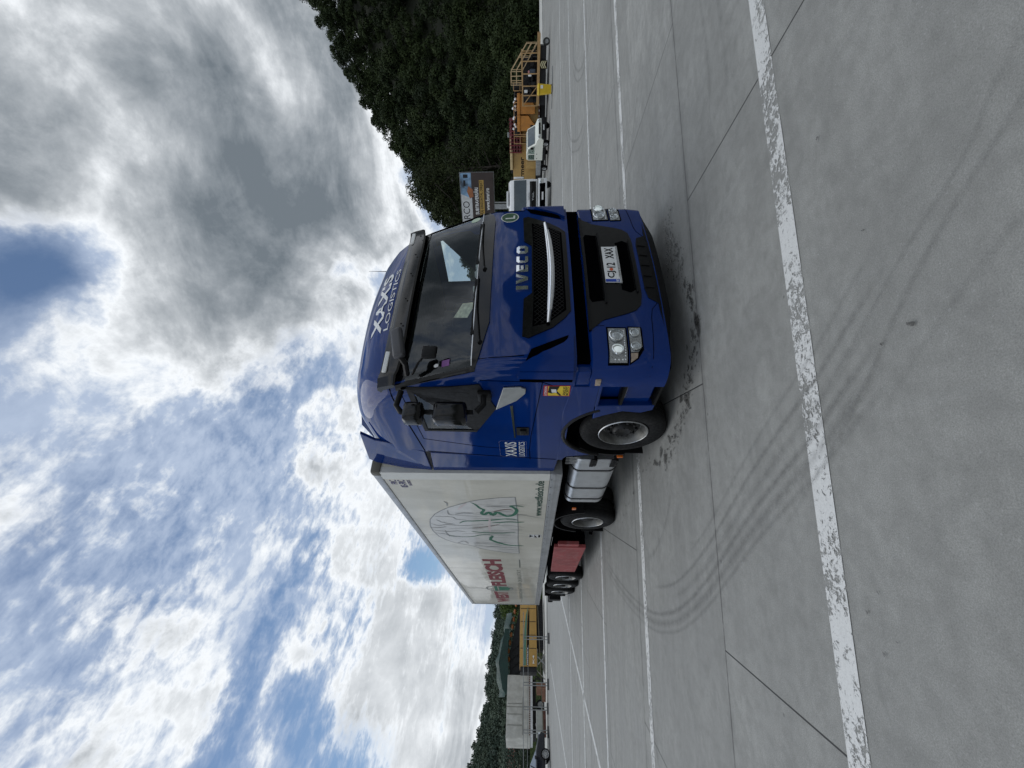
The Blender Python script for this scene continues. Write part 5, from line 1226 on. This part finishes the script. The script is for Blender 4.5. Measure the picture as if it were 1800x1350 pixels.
# tan machine housing behind the pickup
p = at(960, 292, 40); mh = empty('drilling_machine', (p.x+.3, 40, 0), facing(p, R(-10)), 'large tan yellow machine housing with black lettering, between the white lorry and the pickup', 'machine')
MB().box(-2.1, 1.6, 0, 2.2, .9, 2.95, .05).build('housing', TAN, mh)
MB().box(-.5, 2.1, -.3, 2.0, 2.98, 3.2, .03).build('roof_canopy', mat('canopy_tan', (.55, .42, .22), .5), mh)
MB().box(1.65, 2.6, .1, 2.0, 1.8, 2.9, .03).build('rear_housing', TAN, mh)
k_ = MB(); k_.text('Vermeer', -2.0, .5, 1.95, 2.35, lambda u, v, w: V3((u, -.002-w, v)), 0, .01, .02); k_.build('maker_lettering', GLOSSB, mh, smooth=0)
MB().box(-2.2, 2.2, .1, 2.1, .25, .85, .1).build('crawler_track', DARKM, mh)
for x in (-1.6, -.9): MB().box(x, x+.3, .4, .6, 2.95, 3.2).build('exhaust_stack', DARKM, mh)

# two low drilling rigs with hoods, railings and pipe racks
def rig(px, Y, yaw, L, label, hood, pipes, name='drilling_rig'):
    p = at(960, px, Y); o = empty(name, (p.x, Y, 0), facing(p, yaw), label, 'drilling rig', 'drilling rigs on the yard')
    b = MB(); b.box(-L/2, L/2, 0, 1.9, .75, 1.75, .03)
    b = b.build('side_cladding', TAN, o)
    s_ = MB()
    n = int(L/.55)
    for i in range(1, n): s_.bar((-L/2+L*i/n, -.015, .78), (-L/2+L*i/n, -.015, 1.72), .025)
    s_.build('cladding_ribs', mat('rib_brown', (.16, .09, .035), .6), o)
    t_ = MB(); t_.box(-L/2-.1, L/2+.1, -.06, 2.0, .62, .75); t_.build('deck_edge', mat('deck_rust', (.14, .06, .03), .7, 0, .4, 4), o)
    r_ = MB()
    for i in range(int(L/.4)): r_.box(-L/2+.4*i, -L/2+.4*i+.14, -.065, -.06, .65, .70)
    r_.build('reflectors', WHITEP, o, smooth=0)
    h_ = MB(); x, w_ = hood
    h_.prism([(x-w_/2, 1.02), (x-w_/2, 2.25), (x+w_/2, 2.25), (x+w_/2, 1.55), (x+w_*.25, 1.35), (x-w_*.1, 1.02)], -.5, .1, 'y'); h_.build('engine_hood', ORA, o, bevel=.03)
    MB().box(x-w_/2-.05, x+w_/2+.05, -.56, .9, 2.25, 2.5, .03).build('hood_lid', ORA, o)
    rl = MB()
    for j, xx in enumerate((x-1.6, x-.9, x+.9)): railing(rl, xx, xx+.55, 1.75, 1.05, .1, 1, .045)
    rl.build('railing', RAILO, o, smooth=0)
    MB().box(-L/2, L/2, .3, 1.6, .15, .62, .08).build('crawler_track', DARKM, o)
    en = MB(); rr = random.Random(px)
    for q in range(14): en.box(x-1.2+rr.random()*2.2, x-.9+rr.random()*2.4, .3, .9, 2.0+rr.random()*.5, 2.3+rr.random()*.6, .02)
    for q in range(6): a = x-.8+rr.random()*1.4; en.tube([(a, .2, 2.1), (a+.15, .15, 2.7), (a+.45, .2, 2.75), (a+.5, .3, 2.2)], .05, 6)
    en.build('engine', DARKM, o, smooth=30)
    pl_ = MB()
    for q in range(5): pl_.ell((x-.7+rr.random()*1.2, .1, 2.5+rr.random()*.35), (.12, .1, .12), 10, 6)
    pl_.build('chrome_filters', STEEL, o)
    if pipes:
        pp = MB(); a, b2 = pipes
        for r0 in range(4):
            for c0 in range(5): pp.tube([(a, .5+c0*.26, 2.3+r0*.25), (b2, .5+c0*.26, 2.3+r0*.25)], .10, 8)
        pp.build('pipe_stack', DRED, o)
        cl = MB()
        for i in range(10): xx = a+(b2-a)*i/9; cl.box(xx-.03, xx+.03, .36, 1.8, 2.15, 3.25)
        cl.build('pipe_rack', mat('rack_red', (.16, .02, .025), .6), o, smooth=0)
    return o
rig(236, 38, R(-8), 5.4, 'low tan drilling rig with a rack of dark red pipes, behind the white pickup', (.9, 1.1), (-1.45, 1.05))
rig(174, 36.5, R(-6), 3.6, 'low tan drilling rig with a bright orange hood, behind the yellow bin', (-.3, 1.4), None)
MB_ = None
# tan framed trailer with a stair platform
p = at(960, 128, 33.5); ft = empty('platform_trailer', (p.x, 33.5, 0), facing(p, R(-6)), 'tan open-framed trailer with a sloping stair railing, at the far right behind the yellow bin', 'trailer'); ft.scale = (.82, 1, 1)
fm = MB()
X0, X1 = -2.6, 1.75
for y in (0, 1.8):
    fm.bar((X0, y, .85), (2.9, y, .80), .16, .2); fm.bar((X0, y, 2.02), (X1-.1, y, 2.10), .10)
    for x in (X0, -1.75, -1.0, -.05, .9, 1.5): fm.bar((x, y, .9), (x, y, 2.06), .09)
    fm.bar((-2.55, y, 2.0), (-1.1, y, .95), .06)
for x in (X0, -1.0, .9): fm.bar((x, 0, 2.05), (x, 1.8, 2.05), .08)
fm.build('frame', RAILO, ft, smooth=0)
rl = MB()
railing(rl, -.9, .15, 2.08, .85, .0, 3, .04, 2); railing(rl, -.9, .15, 2.08, .85, 1.2, 2, .04, 2)
for y in (0, 1.1):
    for dz in (0, .45, .85): rl.bar((.15, y, 2.08+dz), (2.2, y, .95+dz*.9), .045)
    rl.bar((2.2, y, .9), (2.2, y, 1.75), .045); rl.bar((1.2, y, 1.5), (1.2, y, 2.35), .04)
for q in range(6): t = q/6; rl.bar((.3+1.9*t, 0, 1.98-1.05*t), (.3+1.9*t, 1.1, 1.98-1.05*t), .14, .03)
rl.build('stair_railing', mat('stair_rail_pale', (.50, .36, .20), .5, 0, .2, 4), ft, smooth=0)
en = MB(); rr = random.Random(9)
for q in range(22): x = rr.uniform(-2.4, 1.2); z = rr.uniform(.95, 1.6); en.box(x, x+rr.uniform(.2, .7), .3+rr.random()*.5, 1.2, z, z+rr.uniform(.15, .4), .02)
en.build('machinery', DARKM, ft); MB().box(-2.5, 1.1, .9, 1.7, .9, 2.0).build('dark_cover', mat('dark_tarp', (.01, .01, .011), .8), ft)
for q in ((-.25, 0, -.02, .2, 1.35, 1.6, .03), (-1.55, -1.3, .02, .1, 1.65, 1.9, .02)): MB().box(*q).build('white_jerrycan', WHITEP, ft)
MB().box(-.15, .30, .1, .35, 1.05, 1.5, .1).build('blue_canister', mat('dull_blue', (.06, .08, .11), .5), ft)
MB().box(-.05, .2, -.02, .15, 1.5, 1.62, .03).build('pink_rag', mat('faded_pink', (.5, .22, .22), .8), ft)
MB().box(X0, 2.0, .2, 1.6, .25, .7).build('axle_group', DARKM, ft)
cv = MB()
for q in range(3): cv.prism([(.35+.0*q, .22+.14*q), (.62, .36+.14*q), (.9, .22+.14*q), (.9, .30+.14*q), (.62, .44+.14*q), (.35, .30+.14*q)], -.03, -.02, 'y')
MB().box(.3, .95, -.02, .0, .16, .72).build('hazard_board', GLOSSB, ft); cv.build('hazard_chevrons', mat('chevron_pale', (.55, .5, .3), .4), ft, smooth=0)
# loose tyre and bin
p = at(964, 90, 33.5); ty = empty('loose_tyre', (p.x, 32.5, 0), facing(p, R(20)), 'single worn tyre standing on the concrete at the far right end of the tan trailer', 'tyre'); ty.scale = (.55, .55, .55)
MB().lathe([(.26, 0), (.30, .01), (.42, .01), (.46, -.04), (.46, -.18), (.42, -.22), (.30, -.22), (.26, -.2), (.26, 0)], (0, 0, .46), 'y', 32, -1).build('tyre_casing', mat('grey_worn_rubber', (.035, .037, .036), .8), ty)
MB().lathe([(.26, -.02), (.2, -.06), (0, -.06)], (0, 0, .46), 'y', 24, -1).build('rim', GALV, ty)
p = at(970, 157, 29); yb = empty('wheeled_bin', (p.x, 29, 0), facing(p, R(8)), 'bright yellow wheeled bin with a pale label standing in front of the tan trailer', 'bin')
YB = mat('bin_yellow', (.62, .42, .015), .45, 0, .1, 3)
MB().add([(-.24, -.22, .09), (.24, -.22, .09), (.24, .2, .09), (-.24, .2, .09), (-.29, -.29, .88), (.29, -.29, .88), (.29, .29, .88), (-.29, .29, .88)], [(0,3,2,1),(4,5,6,7),(0,1,5,4),(1,2,6,5),(2,3,7,6),(3,0,4,7)]).build('bin_body', YB, yb, bevel=.02)
MB().prism([(-.34, .88), (-.33, .95), (.2, 1.0), (.36, .96), (.36, .88)], -.31, .31, 'x').build('lid', YB, yb, bevel=.015)
MB().box(.02, .2, -.285, -.265, .64, .80).build('bin_label', WHITEP, yb)
MB().lathe([(.0, 0), (.1, 0), (.1, -.05), (0, -.05)], (-.2, .26, .10), 'x', 16, -1).build('wheel', RUBBER, yb); MB().lathe([(.0, 0), (.1, 0), (.1, -.05), (0, -.05)], (.25, .26, .10), 'x', 16, -1).build('wheel', RUBBER, yb)
MB().box(-1.1, 1.3, .1, .2, .0, .05).build('base_bar', GALV, yb)
# timber bars by the bin (one parking barrier on the ground)
p = at(905, 237, 46); lp = empty('lamp_post', (p.x, 46, 0), 0, 'grey post rising behind the rack of dark red pipes', 'post')
MB().tube([(0, 0, 0), (0, 0, 3.6)], .09, 10).build('pole', GALV, lp); MB().box(-.2, .2, -.15, .15, 3.55, 3.75, .03).build('cap', GALV, lp)

# ------------------------------------------------------------------ left side yard
OCH = mat('plant_ochre', (.46, .27, .07), .5, 0, .1, 1.5, dirt=(.25, .16, .07), dirts=.35)
p = at(930, 1098, 38); yc = empty('ochre_plant_container', ((at(930, 1064, 38).x+at(930, 1132, 38).x)/2-.9, 38, 0), facing(p, R(12)), 'ochre yellow container-like screening plant with a green stripe, left of the trailer end', 'container')
MB().box(-2.3, 2.9, 0, 2.2, .80, 2.25, .02).build('body', OCH, yc)
s_ = MB()
for x in (-1.0, 0, 1.05, 2.1): s_.box(x-.02, x+.02, -.02, .0, .86, 2.2)
s_.build('door_seams', DARKM, yc, smooth=0)
sw_ = MB(); sw_.panel([(-2.25, 1.95), (-2.25, 1.72), (.5, 1.66), (1.6, 1.60), (2.3, 1.52), (1.6, 1.72), (.5, 1.86)], lambda u, v, w: V3((u, -w, v)), .0, .022, .5, 0); sw_.build('green_stripe', mat('stripe_green', (.09, .20, .14), .4), yc, smooth=0)
sw_ = MB(); sw_.panel([(-2.25, 1.66), (-2.25, 1.50), (.2, 1.44), (1.5, 1.42), (2.2, 1.45), (1.5, 1.56), (.4, 1.62)], lambda u, v, w: V3((u, -w, v)), .0, .023, .5, 0); sw_.build('black_stripe', GLOSSB, yc, smooth=0)
k_ = MB(); k_.text('KEESTRACK', -2.2, -.9, 1.52, 1.63, lambda u, v, w: V3((u, -.023-w, v)), 0, .006, .02); k_.text('K4', -2.1, -1.5, 1.02, 1.16, lambda u, v, w: V3((u, -w, v)), 0, .022, .02); k_.build('lettering', WHITEP, yc, smooth=0)
MB().box(-2.7, -2.32, .1, 2.1, .82, 2.2, .02).build('end_louvre', DARKM, yc)
ug = MB(); ug.box(-1.0, 3.0, .2, 2.0, .20, .78, .08)
for k in range(20): ug.box(-.9+.2*k, -.85+.2*k, .12, .2, .25, .7)
ug.build('crawler_track', DARKM, yc, smooth=0)
lg = MB(); lg.bar((-2.2, .2, .8), (-1.5, .2, .05), .08); lg.bar((-1.5, .2, .8), (-2.2, .2, .05), .08); lg.bar((-2.3, .2, .78), (-1.0, .2, .78), .08); lg.build('trestle', GALV, yc, smooth=0)
# conveyor plant with green tarp behind
p = at(900, 1130, 60); cp_ = empty('conveyor_plant', (p.x+1.8, 60, 0), facing(p, R(10)), 'dark inclined conveyor with orange rollers under a green tarpaulin, behind the ochre container', 'conveyor')
cvm = MB(); 
def zc(x): return 4.6-.28*(x+6)*.9
cvm.prism([(-7.0, 2.4), (-7.4, 3.6), (-3.0, 4.0), (4.6, 2.2), (4.6, 1.6), (-2, 2.0)][::-1], 0, 2.0, 'y'); cvm.build('conveyor_body', DARKM, cp_)
rl = MB()
for q in range(10): x = -5.4+.95*q; z = 4.15-.165*(x+3.0)-(.2 if x < -3 else 0); rl.ell((x, -.2, z), (.34, .2, .20), 10, 6)
rl.build('orange_rollers', mat('roller_orange', (.38, .13, .04), .6), cp_)
tp = MB(); vs = []
for i in range(25):
    x = -7.6+.40*i; z = 4.5+.9*math.exp(-((x+4.0)/3.0)**2)+.10*math.sin(x*3)-.10*(x+4)*.35
    for j in range(5): vs.append((x, -.6+.7*j, z+(.25 if j in (1, 2, 3) else 0)-.55*(j == 0)+.05*math.sin(x*5+j)))
tp.add(vs, [(5*i+j, 5*i+5+j, 5*i+6+j, 5*i+1+j) for i in range(24) for j in range(4)])
tp.add([(-7.6, -.6, 4.0), (-7.4, -.55, 3.8), (-3.0, -.7, 4.15), (0, -.6, 4.0), (0, -.6, 4.6), (-4, -.65, 5.3), (-6.8, -.6, 4.7)], [tuple(range(7))])
tp.build('tarpaulin', mat('tarp_green', (.010, .045, .036), .5, 0, .3, 1), cp_, smooth=60)
lt_ = MB()
for x in (-6.5, -5.5, -4.5, -3.5, -2.5): lt_.bar((x, -.1, 2.5), (x+.9, -.1, 3.7), .09); lt_.bar((x+.9, -.1, 2.5), (x, -.1, 3.7), .09)
for x in (-5, -1, 3): lt_.bar((x, .5, 0), (x, .5, 2.6), .2)
lt_.build('lattice_legs', DARKM, cp_, smooth=0)
# white curtain trailer
pA = at(935, 1187, 41); pB = at(935, 1298, 37.0)
dx, dy = pB.x-pA.x, 37.0-41.0; LL = math.hypot(dx, dy); an = math.atan2(-dy, -dx)
wt_ = empty('tarpaulin_trailer', ((pA.x+pB.x)/2, (41+37)/2, 0), an, 'off-white tarpaulin-sided trailer with sagging folds, standing beyond the barriers on the left', 'trailer')
m, nt, b = newmat('aged_white_tarp'); nn_ = noise(nt, 1.4, 6, .6); link(nt, mix(nt, maprange(nt, nn_, .35, .7), (.40, .395, .36), (.55, .55, .51)), b.inputs['Base Color']); b.inputs['Roughness'].default_value = .7; bump(nt, b, noise(nt, 1.2, 5, .6, stretch=(1.6, 1, .5), rot=(0, R(35), 0)), .8, .12)
AGT = m
xr = -LL/2                                    # near end (towards left of the picture)
MB().box(-LL/2, LL/2, -.0, 2.4, 1.35, 3.42, .04).build('tarpaulin_cover', AGT, wt_)
rb_ = MB()
for x in (-LL/2+.9, -LL/2+1.7, -LL/2+2.5): rb_.bar((x, -.02, 2.05), (x, -.02, 3.35), .05, .03)
rb_.bar((-LL/2+.2, -.02, 2.0), (-LL/2+3.0, -.02, 2.0), .04); rb_.bar((-.15, -.02, 1.35), (-.15, -.02, 3.4), .04)
rb_.build('tarp_bows', mat('tarp_shadow_grey', (.25, .25, .22), .7), wt_, smooth=0)
MB().box(-LL/2+.1, LL/2, -.03, 2.43, 1.12, 1.33, .01).build('side_board', mat('board_pale_grey', (.60, .61, .62), .5), wt_)
k_ = MB()
for q in range(30): k_.box(-LL/2+.2+q*LL/31, -LL/2+.27+q*LL/31, -.05, -.02, 1.32, 1.44)
k_.build('tie_straps', mat('strap_rust', (.15, .08, .06), .7), wt_, smooth=0)
MB().box(-LL/2+.4, LL/2-.2, .4, 2.0, .82, 1.12).build('chassis', DARKM, wt_)
lg = MB(); lg.bar((1.4, 0, .85), (1.9, 0, .1), .09); lg.bar((2.4, 0, .85), (1.9, 0, .1), .09); lg.bar((LL/2-.3, 0, .9), (LL/2-.3, 0, 0), .1); lg.build('landing_leg', DARKM, wt_, smooth=0)
for q in (-1.0, .1): tyre(wt_, (q, 0.1, .42), .42, .26, axis='y', sgn=-1)
tyre(wt_, (-LL/2+1.0, .1, .75), .3, .2, axis='y', sgn=-1, nm='spare_wheel')
# galvanised barriers on concrete feet
def barrier(px, Y, label, w=1.0):
    p = at(965, px, Y); o = empty('barrier_post', (p.x, Y, 0), facing(p, 0), label, 'barrier', 'galvanised barrier posts along the yard edge')
    MB().box(-.35, .35, -.2, .2, 0, .14, .02).build('concrete_foot', mat('foot_concrete', (.10, .10, .095), .8), o)
    for q in (-.09, .09): MB().bar((q, 0, .1), (q, 0, 1.9), .06).build('post', GALV, o, smooth=0)
    for q in (.5, 1.2, 1.85): MB().box(-.11, .11, -.04, .04, q, q+.05).build('cross_clamp', GALV, o, smooth=0)
    return o
for a in [(1122, 32, 'galvanised barrier post on a concrete foot in front of the ochre container'), (1203, 32.6, 'galvanised barrier post in front of the right part of the tarpaulin trailer'), (1246, 33.2, 'galvanised barrier post before the seam in the middle of the tarpaulin trailer'), (1287, 32.4, 'galvanised barrier post beside the nose of the dark car')]: barrier(*a)
pa, pb_ = at(920, 1076, 31.6), at(920, 1352, 33.4)
fr = MB(); fr.bar((pa.x, pa.y, pa.z), (pb_.x, pb_.y, pb_.z), .045)
tag(fr.build('barrier_rail', GALV, smooth=0), 'long thin upper steel rail running across the barrier posts', 'rail')
pa, pb_ = at(928.5, 1134, 32), at(927, 1352, 33.6); tag(MB().bar(pa, pb_, .03).build('barrier_rail', GALV, smooth=0), 'thin lower steel rail running below the long upper one', 'rail')
pa, pb_ = at(945, 1066, 33), at(956, 1300, 33.6); tag(MB().bar(pa, pb_, .05).build('barrier_rail', mat('rail_brown', (.14, .12, .08), .6), smooth=0), 'brownish low rail near the ground along the grass edge', 'rail')
# dark estate car at the left edge
p = at(968, 1338, 30.4); car = empty('parked_car', (at(966, 1341, 30.4).x-1.1, 30.6, 0), facing(p, R(8)), 'dark parked car with bright sky reflections on its glass, at the left edge', 'car')
CARP = mat('car_dark_paint', (.012, .014, .022), .12, .2, .1, 2, coat=1)
prof = [(2.25, .35), (2.32, .62), (2.15, .82), (1.25, 1.02), (.45, 1.42), (-.6, 1.52), (-1.6, 1.46), (-2.15, 1.05), (-2.25, .4)]
cb_ = MB(); vs = []; n = len(prof)
for yy, sc2 in ((-.86, .0), (-.90, .3), (.90, .3), (.86, 0)): pass
cb_.prism([(x, z) for x, z in prof if z < 1.1]+[], -.88, .88, 'y').build('body', CARP, car, bevel=.09)
cg = MB(); lo = [(1.3, 1.0), (.48, 1.40), (-.6, 1.50), (-1.55, 1.43), (-2.0, 1.02)]
v1 = [(x, -.84+(z-1.0)*.35, z) for x, z in lo]; v2 = [(x, .84-(z-1.0)*.35, z) for x, z in lo]; q = len(lo)
cg.add(v1+v2, [tuple(range(q))[::-1], tuple(range(q, 2*q))]+[(i, (i+1) % q, q+(i+1) % q, q+i) for i in range(q)]).build('glasshouse', mat('car_glass', (.22, .26, .32), .04, .5, .2, 1, coat=1), car, bevel=.02)
pl_ = MB()
for s in (-1, 1): 
    for a, c in (((.42, 1.38), (.25, 1.0)), ((-.62, 1.48), (-.66, 1.0))): pl_.bar((a[0], s*(.84-(a[1]-1)*.35+.004), a[1]), (c[0], s*.846, c[1]), .05)
pl_.build('pillars', CARP, car, smooth=0)
for s in (-1, 1):
    MB().box(1.85, 2.27, s*.52, s*.86, .62, .78, .03).build('headlight', LENS, car)
    MB().box(.75, .95, s*.88, s*1.02, .98, 1.10, .03).build('mirror', CARP, car)
    MB().box(-.9, 1.1, s*.87, s*.895, .30, .33).build('sill_trim', CHROME, car)
    for x in (1.05, -1.4):
        w_ = MB().lathe([(.235, 0), (.25, .01), (.32, .01), (.335, -.04), (.335, -.2), (.24, -.2)], (x, s*.89, .335), 'y', 32, s).build('wheel', RUBBER, car, smooth=40)
        sp_ = MB(); sp_.lathe([(.235, 0), (.22, -.01), (.215, -.03)], (x, s*.89, .335), 'y', 32, s)
        for k in range(14): a = 2*math.pi*k/14; sp_.bar((x+.04*math.cos(a), s*.885, .335+.04*math.sin(a)), (x+.225*math.cos(a), s*.885, .335+.225*math.sin(a)), .028)
        sp_.build('rim', mat('alloy_silver', (.62, .63, .63), .3, .6), w_, smooth=0)
        MB().lathe([(.0, -.05), (.235, -.05)], (x, s*.89, .335), 'y', 24, s).build('brake_disc', DARKM, w_)
# crates, grey container, timber, planks
WOODR = mat('crate_red_brown', (.22, .11, .07), .7, 0, .25, 5)
for i, (px, z, w_, lab) in enumerate([(1217, 0, 1.1, 'reddish wooden crate on the ground under the tarpaulin trailer, the one nearest the middle'), (1211, .42, .6, 'smaller reddish crate stacked on top under the tarpaulin trailer')]):
    p = at(955, px, 36); o = empty('crate', (p.x, 36, z+.02), 0, lab, 'crate', 'reddish crates under the tarpaulin trailer')
    k_ = MB(); [k_.box(-w_/2, w_/2, -.3, .3, .02+.1*q, .1+.1*q) for q in range(4)]; k_.build('slats', WOODR, o, smooth=0)
    for q in (-w_/2-.01, w_/2-.08): MB().box(q, q+.09, -.32, .32, 0, .41).build('corner_post', WOODR, o)
p = at(955, 1274, 35.5); o = empty('grey_tank', (p.x, 35.5, .35), facing(p, 0), 'pale grey rectangular tank on a rusty base under the tarpaulin trailer, nearest the car', 'tank')
MB().box(-.85, .95, -.4, .4, .02, .52, .04).build('shell', mat('tank_pale_grey', (.32, .33, .30), .6, 0, .2, 2), o); MB().box(-.8, .9, -.35, .35, -.34, .02).build('base_frame', mat('rust_base', (.12, .05, .035), .8, 0, .4, 4), o)
p = at(955, 1168, 37); o = empty('timber_pile', (p.x, 37, 0), R(10), 'pale timber planks lying by the grass right of the tarpaulin trailer', 'timber')
k_ = MB()
for q in range(6): k_.bar((-1.0+.1*q, .1*q, .06+.05*q), (.9-.1*q, .12*q, .12+.05*q), .12, .05)
k_.bar((-1.2, 0, .05), (-.4, .1, .9), .06); k_.build('planks', mat('timber_grey', (.34, .33, .30), .8, 0, .2, 4), o, smooth=0)
# grass verge and bushes beyond the left yard
m, nt, b = newmat('verge_grass'); link(nt, mix(nt, maprange(nt, noise(nt, .7, 8, .7), .35, .65), (.035, .060, .018), (.085, .115, .038)), b.inputs['Base Color']); b.inputs['Roughness'].default_value = .9
gv = []
gg = np.random.default_rng(3); n = 60000
a = gg.uniform(-62, 4, n); c = 46.8+gg.uniform(0, 1, n)**1.3*26; hh = gg.uniform(.08, .32, n)
x = a*math.cos(G)-c*math.sin(G); y = a*math.sin(G)+c*math.cos(G); zb = np.full(n, -.03)+(c-46.8)*.035
th = gg.uniform(0, 3.14, n); wd_ = gg.uniform(.03, .09, n)
q0 = np.stack([x-np.cos(th)*wd_, y-np.sin(th)*wd_, zb], 1); q1 = np.stack([x+np.cos(th)*wd_, y+np.sin(th)*wd_, zb], 1)
q2 = q1+np.stack([gg.normal(0, .05, n), gg.normal(0, .05, n), hh], 1); q3 = q0+np.stack([gg.normal(0, .05, n), gg.normal(0, .05, n), hh], 1)
tag(quads('verge_grass', np.stack([q0, q1, q2, q3], 1).reshape(-1, 3), m), 'rough green grass on the bank behind the barriers', kind='stuff')
MBg = MB().add([ac(-62, 46.6, -.02), ac(6, 46.6, -.02), ac(6, 72.8, .9), ac(-62, 72.8, .9)], [(0, 1, 2, 3)]); tag(MBg.build('grass_bank', m, smooth=0), kind='structure')
for i, (px, Y, h, r, lab) in enumerate([(1072, 66, 5.5, 2.6, 'light green bush at the trailer end above the ochre container'), (1185, 70, 5.0, 3.4, 'rounded olive bush right of the tarpaulin trailer top corner'), (1163, 74, 4.6, 3.2, 'low green bush behind the grass under the conveyor end'), (1318, 74, 5.2, 4.0, 'dark bush below the red roofed house, right part'), (1345, 76, 5.0, 4.4, 'dark bush below the red roofed house at the left edge'), (1210, 74, 4.2, 3.8, 'brownish hedge bush just above the tarpaulin trailer roof')]):
    p = at(930, px, Y); t = empty('bush', (p.x, Y, .6), 0, lab, 'bush', 'bushes beyond the left grass bank')
    MB().tube([(0, 0, -.5), (.1, 0, h*.6)], [.12, .04], 6).build('stem', BARK, t)
    quads('foliage', tree_leaves((0, 0, -h*.15), h, r, 3800, .16, 20, seed=700+i), LEAFHAZE if i else leafmat('light_bush_leaves', (.05, .08, .02), (.09, .13, .035), (.14, .17, .05), .5), t)
# house with red roof on the hillside
p = at(905, 1345, 120); ho = empty('house', (p.x-1.5, 120, 3.4), facing(p, R(-20)), 'small cream house with a red tiled roof among the trees at the left edge', 'house')
MB().box(-5, 5, 0, 7, 0, 1.6).build('wall', mat('house_cream', (.5, .45, .36), .8), ho)
MB().prism([(-.6, 1.5), (3.5, 3.9), (7.6, 1.5)], -5.5, 5.5, 'x').build('roof', mat('roof_tiles', (.22, .06, .045), .8, 0, .2, 3), ho)
for x in (-3.8, -1.2, 1.6): MB().box(x, x+1.0, -.05, .0, .3, 1.2).build('window', VOID, ho, smooth=0)

# ------------------------------------------------------------------ loose pieces built together become parts of their own
def split_parts(names, gap=.03):
    bpy.context.view_layer.update()
    for o in [q for q in COL.objects if q.type == 'MESH' and q.name.split('.')[0] in names]:
        me = o.data; nv = len(me.vertices); par = list(range(nv))
        def find(a):
            while par[a] != a: par[a] = par[par[a]]; a = par[a]
            return a
        for e in me.edges: a, c = find(e.vertices[0]), find(e.vertices[1]); par[a] = c
        isl = {}
        for i in range(nv): isl.setdefault(find(i), []).append(i)
        boxes = []
        for vs in isl.values():
            P_ = np.array([me.vertices[i].co[:] for i in vs]); boxes.append([P_.min(0), P_.max(0), vs])
        ch = True
        while ch:
            ch = False
            for i in range(len(boxes)):
                for j in range(i+1, len(boxes)):
                    if np.all(boxes[i][0]-gap <= boxes[j][1]) and np.all(boxes[j][0]-gap <= boxes[i][1]):
                        boxes[i] = [np.minimum(boxes[i][0], boxes[j][0]), np.maximum(boxes[i][1], boxes[j][1]), boxes[i][2]+boxes[j][2]]; boxes.pop(j); ch = True; break
                if ch: break
        if len(boxes) < 2: continue
        for k, (lo, hi, vs) in enumerate(boxes):
            mp = {v: q for q, v in enumerate(vs)}; fs = [tuple(mp[v] for v in p.vertices) for p in me.polygons if p.vertices[0] in mp]
            m2 = bpy.data.meshes.new(me.name); m2.from_pydata([me.vertices[v].co[:] for v in vs], [], fs); m2.materials.append(me.materials[0]); m2.update()
            o2 = o.copy(); o2.data = m2; COL.objects.link(o2); o2.name = names[o.name.split('.')[0]] or o.name.split('.')[0]
        bpy.data.objects.remove(o)
split_parts({k: None for k in ('lid_seam', 'step_tread', 'chassis_step', 'intake_lip', 'bumper_seam', 'tread')} | {'pillars': 'pillar', 'lattice_legs': 'lattice_leg', 'door_seams': 'door_seam_line', 'visor_bolts': 'visor_bolt', 'reflectors': 'reflector', 'railing': 'railing_frame', 'chrome_filters': 'chrome_filter', 'cladding_ribs': 'cladding_rib', 'vent_slats': 'vent_slat'}, .02)
split_parts({'slogan_lettering': None, 'board_lettering': None, 'sticker_white_print': None, 'company_name': 'company_word', 'drawing_strokes': 'drawing_stroke'}, .12)
